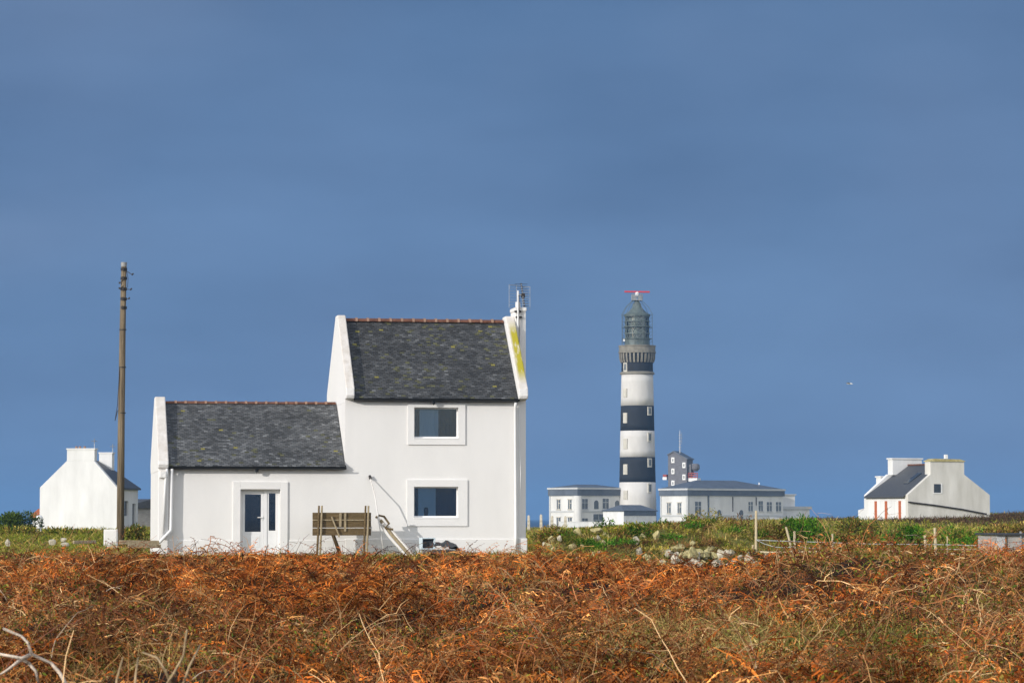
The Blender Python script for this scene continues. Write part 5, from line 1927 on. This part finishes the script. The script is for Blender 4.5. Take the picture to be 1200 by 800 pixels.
def tufts(vg, x, y, h, nb, wd, pal, weights=None, lean=0.5, K=4):
    N = len(x)
    X, Y = np.repeat(x, nb), np.repeat(y, nb)
    H = np.repeat(h, nb) * RNG.uniform(0.55, 1.1, N * nb)
    sp = np.repeat(h, nb) * 0.35
    X = X + RNG.normal(size=N * nb) * sp
    Y = Y + RNG.normal(size=N * nb) * sp
    P = arcs(np.stack([X, Y, gz(X, Y) - 0.03], -1), RNG.random(N * nb) * 6.283, np.radians(RNG.uniform(50, 90, N * nb)), np.radians(RNG.uniform(10, 110, N * nb)) * lean * 2, H, K, 0.1, 0.03)
    w = np.linspace(1, 0.15, K)[None] * (np.repeat(wd, nb) * RNG.uniform(0.6, 1.3, N * nb))[:, None]
    tone = np.repeat(0.75 + 0.5 * RNG.random(N), nb)[:, None]
    vg.add(P, w, pick(pal, N * nb, weights) * tone)

def grasses():
    # dry grass among the bracken
    vg = Veg()
    for (n, y0, y1, wd) in ((2600, 14, 36, 0.004), (4200, 36, 100, 0.009)):
        x, y = field_points(n, y0, y1, 1.4)
        nz = fbm(x / 2.2 + 91, y / 4.0 + 13, 3)
        patch = np.exp(-((x - 2.0) / 1.4) ** 2 - ((y - 35) / 3.2) ** 2)
        keep = (y < field_edge(x) + 1) & (RNG.random(n) < 0.10 + 1.2 * sm(0.55, 0.68, nz) + 0.9 * patch)
        x, y = x[keep], y[keep]
        edge = np.clip((field_edge(x) - y) / 8, 0.4, 1)
        tufts(vg, x, y, RNG.uniform(0.28, 0.62, len(x)) * edge, 9, np.full(len(x), wd), TAN + OLIVE[:3], [.2, .2, .2, .14, .12, .14])
    # strip of shaggy turf along the house and the bottom right corner
    x = RNG.uniform(-14, 3, 2600)
    u = (x - HO[0]) / math.cos(PHI)
    y = HO[1] + u * math.sin(PHI) - RNG.uniform(0.1, 3.4, len(x)) + 0.25
    keep = y > field_edge(x) - 1.6
    tufts(vg, x[keep], y[keep], RNG.uniform(0.10, 0.24, int(keep.sum())), 8, np.full(int(keep.sum()), 0.012), OLIVE + TAN, [.2, .15, .2, .1, .12, .12, .11])
    x, y = RNG.normal(3.0, 0.33, 420), RNG.normal(18.4, 1.2, 420)
    keep = (y > 15)
    tufts(vg, x[keep], y[keep], RNG.uniform(0.3, 0.55, int(keep.sum())), 9, np.full(int(keep.sum()), 0.004), [(0.30, 0.34, 0.04), (0.46, 0.42, 0.07), (0.18, 0.24, 0.03)])
    x, y = RNG.normal(2.1, 0.7, 420), RNG.normal(35, 1.8, 420)
    tufts(vg, x, y, RNG.uniform(0.35, 0.62, 420), 10, np.full(420, 0.006), [(0.56, 0.44, 0.16), (0.40, 0.36, 0.09), (0.62, 0.40, 0.15)])
    x, y = RNG.normal(4.6, 0.8, 200), RNG.normal(37, 3.0, 200)
    tufts(vg, x, y, RNG.uniform(0.3, 0.6, 200), 10, np.full(200, 0.006), [(0.20, 0.22, 0.04), (0.30, 0.28, 0.06), (0.12, 0.16, 0.03)])
    o = vg.build('dry_grass', M['dead_leaf'])
    o['kind'] = 'stuff'
    # greener turf on the banks and fields beyond
    vg = Veg()
    GREEN = [(0.22, 0.27, 0.028), (0.34, 0.32, 0.045), (0.13, 0.20, 0.025), (0.50, 0.40, 0.085), (0.62, 0.46, 0.16), (0.34, 0.17, 0.06)]
    x, y = field_points(32000, 96, 175, 1.7, 0.205)
    u, v = house_uv(x, y)
    keep = ~((u > -6.6) & (u < 6.6) & (v > -0.1)) & (y > field_edge(x) - 0.5)
    x, y = x[keep], y[keep]
    dryness = fbm(x / 3 + 20, y / 7 + 3, 3)
    g = dryness < 0.49
    tufts(vg, x[g], y[g], RNG.uniform(0.16, 0.40, g.sum()) * np.where((x[g] > 0.6) & (x[g] < 9.5) & (y[g] < bank_y(x[g])), 0.6, 1), 6, np.full(g.sum(), 0.019), GREEN, [.28, .27, .2, .13, .08, .04], 0.5, 3)
    g = ~g
    tufts(vg, x[g], y[g], RNG.uniform(0.16, 0.42, g.sum()), 6, np.full(g.sum(), 0.018), GREEN, [.10, .18, .08, .24, .24, .16], 0.5, 3)
    x, y = field_points(16000, 175, 320, 1.7, 0.205)
    hill = sm(25, 34, x) * sm(180, 215, y)
    g = RNG.random(len(x)) > hill
    tufts(vg, x[g], y[g], RNG.uniform(0.2, 0.5, g.sum()), 5, np.full(g.sum(), 0.04), GREEN, [.2, .25, .12, .2, .13, .10], 0.5, 3)
    g = ~g
    tufts(vg, x[g], y[g], RNG.uniform(0.3, 0.7, g.sum()), 7, np.full(g.sum(), 0.035), [(0.13, 0.065, 0.04), (0.17, 0.095, 0.055), (0.09, 0.055, 0.03), (0.14, 0.12, 0.04)], None, 0.5, 3)
    x, y = field_points(9000, 320, 640, 1.8, 0.205)
    tufts(vg, x, y, RNG.uniform(0.3, 0.6, len(x)), 4, np.full(len(x), 0.09), GREEN, [.2, .25, .12, .2, .13, .10], 0.5, 3)
    # tussocks on the bank: long straw-tipped blades in separate heads
    n = 760
    x = RNG.uniform(0.9, 17, n)
    y = np.where(x < 9.5, bank_y(x) - 3.4 + 5 * RNG.random(n), 104 + 12 * RNG.random(n))
    hh = RNG.uniform(0.22, 0.5, n) * np.where((x > 5) & (x < 9.3) & (y < bank_y(x) - 0.8), 0.62, 0.95)
    st = RNG.random(n) < 0.45
    tufts(vg, x[st], y[st], hh[st], 34, np.full(st.sum(), 0.013), [(0.74, 0.57, 0.21), (0.60, 0.47, 0.14), (0.48, 0.42, 0.08), (0.36, 0.19, 0.07)], None, 0.6)
    tufts(vg, x[~st], y[~st], hh[~st], 34, np.full((~st).sum(), 0.014), [(0.27, 0.34, 0.032), (0.42, 0.40, 0.055), (0.15, 0.24, 0.026), (0.56, 0.47, 0.11)], None, 0.6)
    n = 260
    x, y = -19.5 + 7.5 * RNG.random(n), 98 + 16 * RNG.random(n)
    tufts(vg, x, y, RNG.uniform(0.15, 0.38, n), 30, np.full(n, 0.013), [(0.27, 0.34, 0.032), (0.48, 0.43, 0.07), (0.62, 0.49, 0.15), (0.16, 0.25, 0.026)], None, 0.6)
    o = vg.build('rough_grass', M['leaf'])
    o['kind'] = 'stuff'
    # low scrub that reads as one hedge line behind the fence
    vg = Veg()
    n = 210
    X = RNG.uniform(0.9, 24, n)
    Yc = np.where(X < 9, bank_y(X) + RNG.uniform(-2.6, 3.0, n), RNG.uniform(106, 150, n))
    sc = Yc / 108
    pals = [[(0.10, 0.27, 0.024), (0.17, 0.35, 0.035), (0.06, 0.16, 0.02)], [(0.44, 0.36, 0.06), (0.30, 0.29, 0.04), (0.60, 0.46, 0.14)], [(0.34, 0.16, 0.06), (0.20, 0.11, 0.045), (0.44, 0.27, 0.09)]]
    for i in range(n):
        k = 260
        w = RNG.uniform(0.35, 0.75) * sc[i]
        h = RNG.uniform(0.25, 0.6) * sc[i] * (1.15 if X[i] > 9 else (RNG.choice([0.6, 0.8, 1.25]) if Yc[i] > bank_y(X[i]) - 1 else 0.35))
        d = unit(RNG.normal(size=(k, 3)))
        b = d * np.array([w, w, h]) * RNG.random((k, 1)) ** 0.4
        b[:, 2] = np.abs(b[:, 2])
        b += np.array([X[i], Yc[i], float(gz(X[i], Yc[i])) - 0.05])
        d2 = unit(d + 0.7 * RNG.normal(size=(k, 3)) + np.array([0, 0, 0.4]))
        ln = 0.07 * sc[i] * RNG.uniform(0.7, 2.2, (k, 1))
        P = np.stack([b, b + d2 * ln * 0.6, b + d2 * ln + 0.015 * RNG.normal(size=(k, 3))], 1)
        p_ = pals[RNG.choice(3, p=[0.38, 0.38, 0.24])]
        vg.add(P, np.tile(np.array([[0.5, 1.0, 0.2]]), (k, 1)) * 0.018 * sc[i] * RNG.uniform(0.6, 1.4, (k, 1)), pick(p_, k) * RNG.uniform(0.6, 1.3))
    o = vg.build('low_scrub', M['leaf'])
    o['kind'] = 'stuff'

def bush(px, py, w, h, Y, pal, label, cat='bush', n=1500, leaf=0.05, group=None, weights=None, name='gorse_bush'):
    """py = photo row of the bush's top; w, h in photo pixels"""
    k = Y / F
    top = at(px, py, Y)
    W_, H_ = w * k, h * k
    zg = top.z - H_
    org = np.array([top.x, Y, zg])
    t = thing(name, label, cat, tuple(org), group=group)
    vg = Veg()
    nc = 9
    cen = np.stack([RNG.uniform(-0.36, 0.36, nc) * W_, RNG.uniform(-0.3, 0.3, nc) * W_, RNG.uniform(0.30, 0.66, nc) * H_], -1)
    cen[0] = (0, 0, 0.6 * H_)
    rad = np.stack([RNG.uniform(0.16, 0.26, nc) * W_, RNG.uniform(0.18, 0.26, nc) * W_, RNG.uniform(0.28, 0.40, nc) * H_], -1)
    ci = RNG.integers(0, nc, n)
    d = unit(RNG.normal(size=(n, 3)))
    rr = RNG.random((n, 1)) ** 0.4
    b = cen[ci] + d * rad[ci] * rr
    b[:, 2] = np.abs(b[:, 2])
    d2 = unit(d + 0.6 * RNG.normal(size=(n, 3)) + np.array([0, 0, 0.5]))
    ln = leaf * RNG.uniform(0.8, 2.4, (n, 1))
    P = np.stack([b, b + d2 * ln * 0.6, b + d2 * ln + 0.2 * leaf * RNG.normal(size=(n, 3))], 1)
    wdt = np.tile(np.array([[0.5, 1.0, 0.2]]), (n, 1)) * leaf * 0.30 * RNG.uniform(0.6, 1.4, (n, 1))
    tone = (0.6 + 0.7 * RNG.random(nc))[ci][:, None]
    vg.add(P + org, wdt, pick(pal, n, weights) * tone)
    vg.build('foliage', M['leaf'], t, origin=org)
    s = MB()
    for i in range(6):
        c_ = cen[i]
        s.tube([(random.uniform(-.05, .05), random.uniform(-.05, .05), -0.3), (c_[0] * 0.4, c_[1] * 0.4, c_[2] * 0.4), tuple(c_)], [0.04, 0.03, 0.012], 5)
    s.build('stems', M['wood'], t)

def bushes():
    G1 = [(0.08, 0.25, 0.016), (0.14, 0.34, 0.028), (0.05, 0.15, 0.016), (0.22, 0.36, 0.035)]
    G2 = [(0.08, 0.13, 0.02), (0.13, 0.18, 0.028), (0.055, 0.09, 0.016)]
    BR = [(0.33, 0.17, 0.06), (0.24, 0.18, 0.04), (0.42, 0.27, 0.085), (0.17, 0.16, 0.032)]
    YG = [(0.42, 0.36, 0.05), (0.58, 0.45, 0.10), (0.26, 0.30, 0.034), (0.40, 0.22, 0.07)]
    bush(17, 598, 56, 24, 190, G2, 'dark green rounded bush at the left edge, left of the white cottage', n=2600, leaf=0.10)
    bush(940, 602, 62, 38, 108, G1, 'largest bright green bush, behind the leaning fence stake', n=3800, leaf=0.06)
    bush(1065, 613, 30, 26, 110, G1, 'small bright green bush behind the two close fence stakes, the left one', n=1500, leaf=0.06)
    bush(1150, 627, 44, 20, 108, G1, 'low green bush hugging the rope just left of the concrete shed', n=1600, leaf=0.05)
    bush(845, 617, 40, 28, 104.6, G1, 'dark green bush on the bank left of the tallest fence stake', n=2200, leaf=0.055)
    bush(826, 604, 74, 26, 125, BR, 'wide brown heathery mound on top of the bank, before the right annex', n=3600, leaf=0.06, name='heather_mound')
    bush(785, 611, 46, 34, 103.4, YG, 'yellow-green tussocky bush on the bank below the right annex', n=2600, leaf=0.055)
    bush(745, 611, 36, 24, 102.3, G1 + YG, 'bright green bush on the bank directly below the tower', n=1700, leaf=0.055)
    bush(652, 615, 52, 28, 100.9, YG + BR, 'brownish olive scrub on the bank next to the house corner', n=3000, leaf=0.055)
    bush(690, 630, 40, 20, 100.3, G1, 'green clump low on the bank under the flat slab', n=1700, leaf=0.05)
    bush(723, 614, 34, 28, 101.8, YG, 'straw and green tussock on the bank left of the bright green bush', n=1600, leaf=0.055)
    bush(905, 609, 48, 34, 107.5, YG + BR, 'tan and olive scrub behind the tallest fence stake', n=2400, leaf=0.06)
    bush(1000, 604, 60, 30, 150, YG + G2, 'olive scrub on the rise left of the cottage with orange shutters', n=3000, leaf=0.08)
    bush(1010, 620, 44, 26, 109, G2 + YG, 'dark olive bush behind the short stake in the fence middle', n=2000, leaf=0.06)
    bush(1118, 618, 50, 28, 109, YG + G1, 'yellow-green scrub behind the rope, midway to the concrete shed', n=2400, leaf=0.06)
    bush(1180, 612, 70, 22, 125, YG + BR, 'straw coloured scrub on the slope above the concrete shed', n=3000, leaf=0.08)
    bush(80, 618, 70, 20, 130, G2 + YG, 'low dark green scrub under the white cottage gable', n=2600, leaf=0.07)
    bush(20, 615, 60, 20, 130, YG + G2, 'olive scrub at the far left edge in front of the dark bush', n=2400, leaf=0.07)
    bush(158, 614, 34, 24, 112, YG + G2, 'olive grass clump between the pole and the white house', n=1500, leaf=0.06)

def branches():
    def stick_thing(label, Y, lines, r, m, name='dead_branch'):
        o = at(*lines[0][-1], Y)
        zg = float(gz(o.x, Y))
        t = thing(name, label, 'branch', (o.x, Y, zg))
        T = Vector(t.location)
        mb = MB()
        for k, L in enumerate(lines):
            pts = []
            for j, (a, b) in enumerate(L):
                pts.append(at(a, b, Y + 0.12 * math.sin(2.1 * j + k)) - T)
            mb.tube(pts, [r * (1.0 - 0.5 * j / max(1, len(L) - 1)) for j in range(len(L))][::-1] if k else [r * (0.6 + 0.4 * j / max(1, len(L) - 1)) for j in range(len(L))], 7)
        ob = mb.build('branch', m, t, smooth=True)
    stick_thing('bleached forked branch rising from the bracken at the bottom left corner', 17.0,
                [[(4, 736), (25, 745), (33, 753), (37, 766), (60, 777), (70, 788), (80, 806), (90, 840)],
                 [(-14, 763), (0, 766), (25, 771), (37, 766)], [(0, 790), (7, 786), (22, 774), (37, 766)], [(46, 806), (42, 786), (34, 777), (25, 771)]], 0.0125, M['twig'])
    stick_thing('tan dead stems standing together at the bottom edge, right of the bleached branch', 14.5,
                [[(219, 738), (215, 768), (203, 790), (192, 806), (186, 850)], [(167, 764), (184, 770), (194, 786), (200, 800), (205, 840)], [(235, 755), (222, 780), (213, 806), (207, 840)]], 0.009, M['twig_tan'])
    stick_thing('pair of short tan stems at the bottom edge, left of the taller stems', 14.5,
                [[(144, 770), (137, 796), (133, 840)], [(162, 770), (159, 790), (157, 840)]], 0.008, M['twig_tan'])
bracken_field()
bramble_field()
grasses()
bushes()
branches()
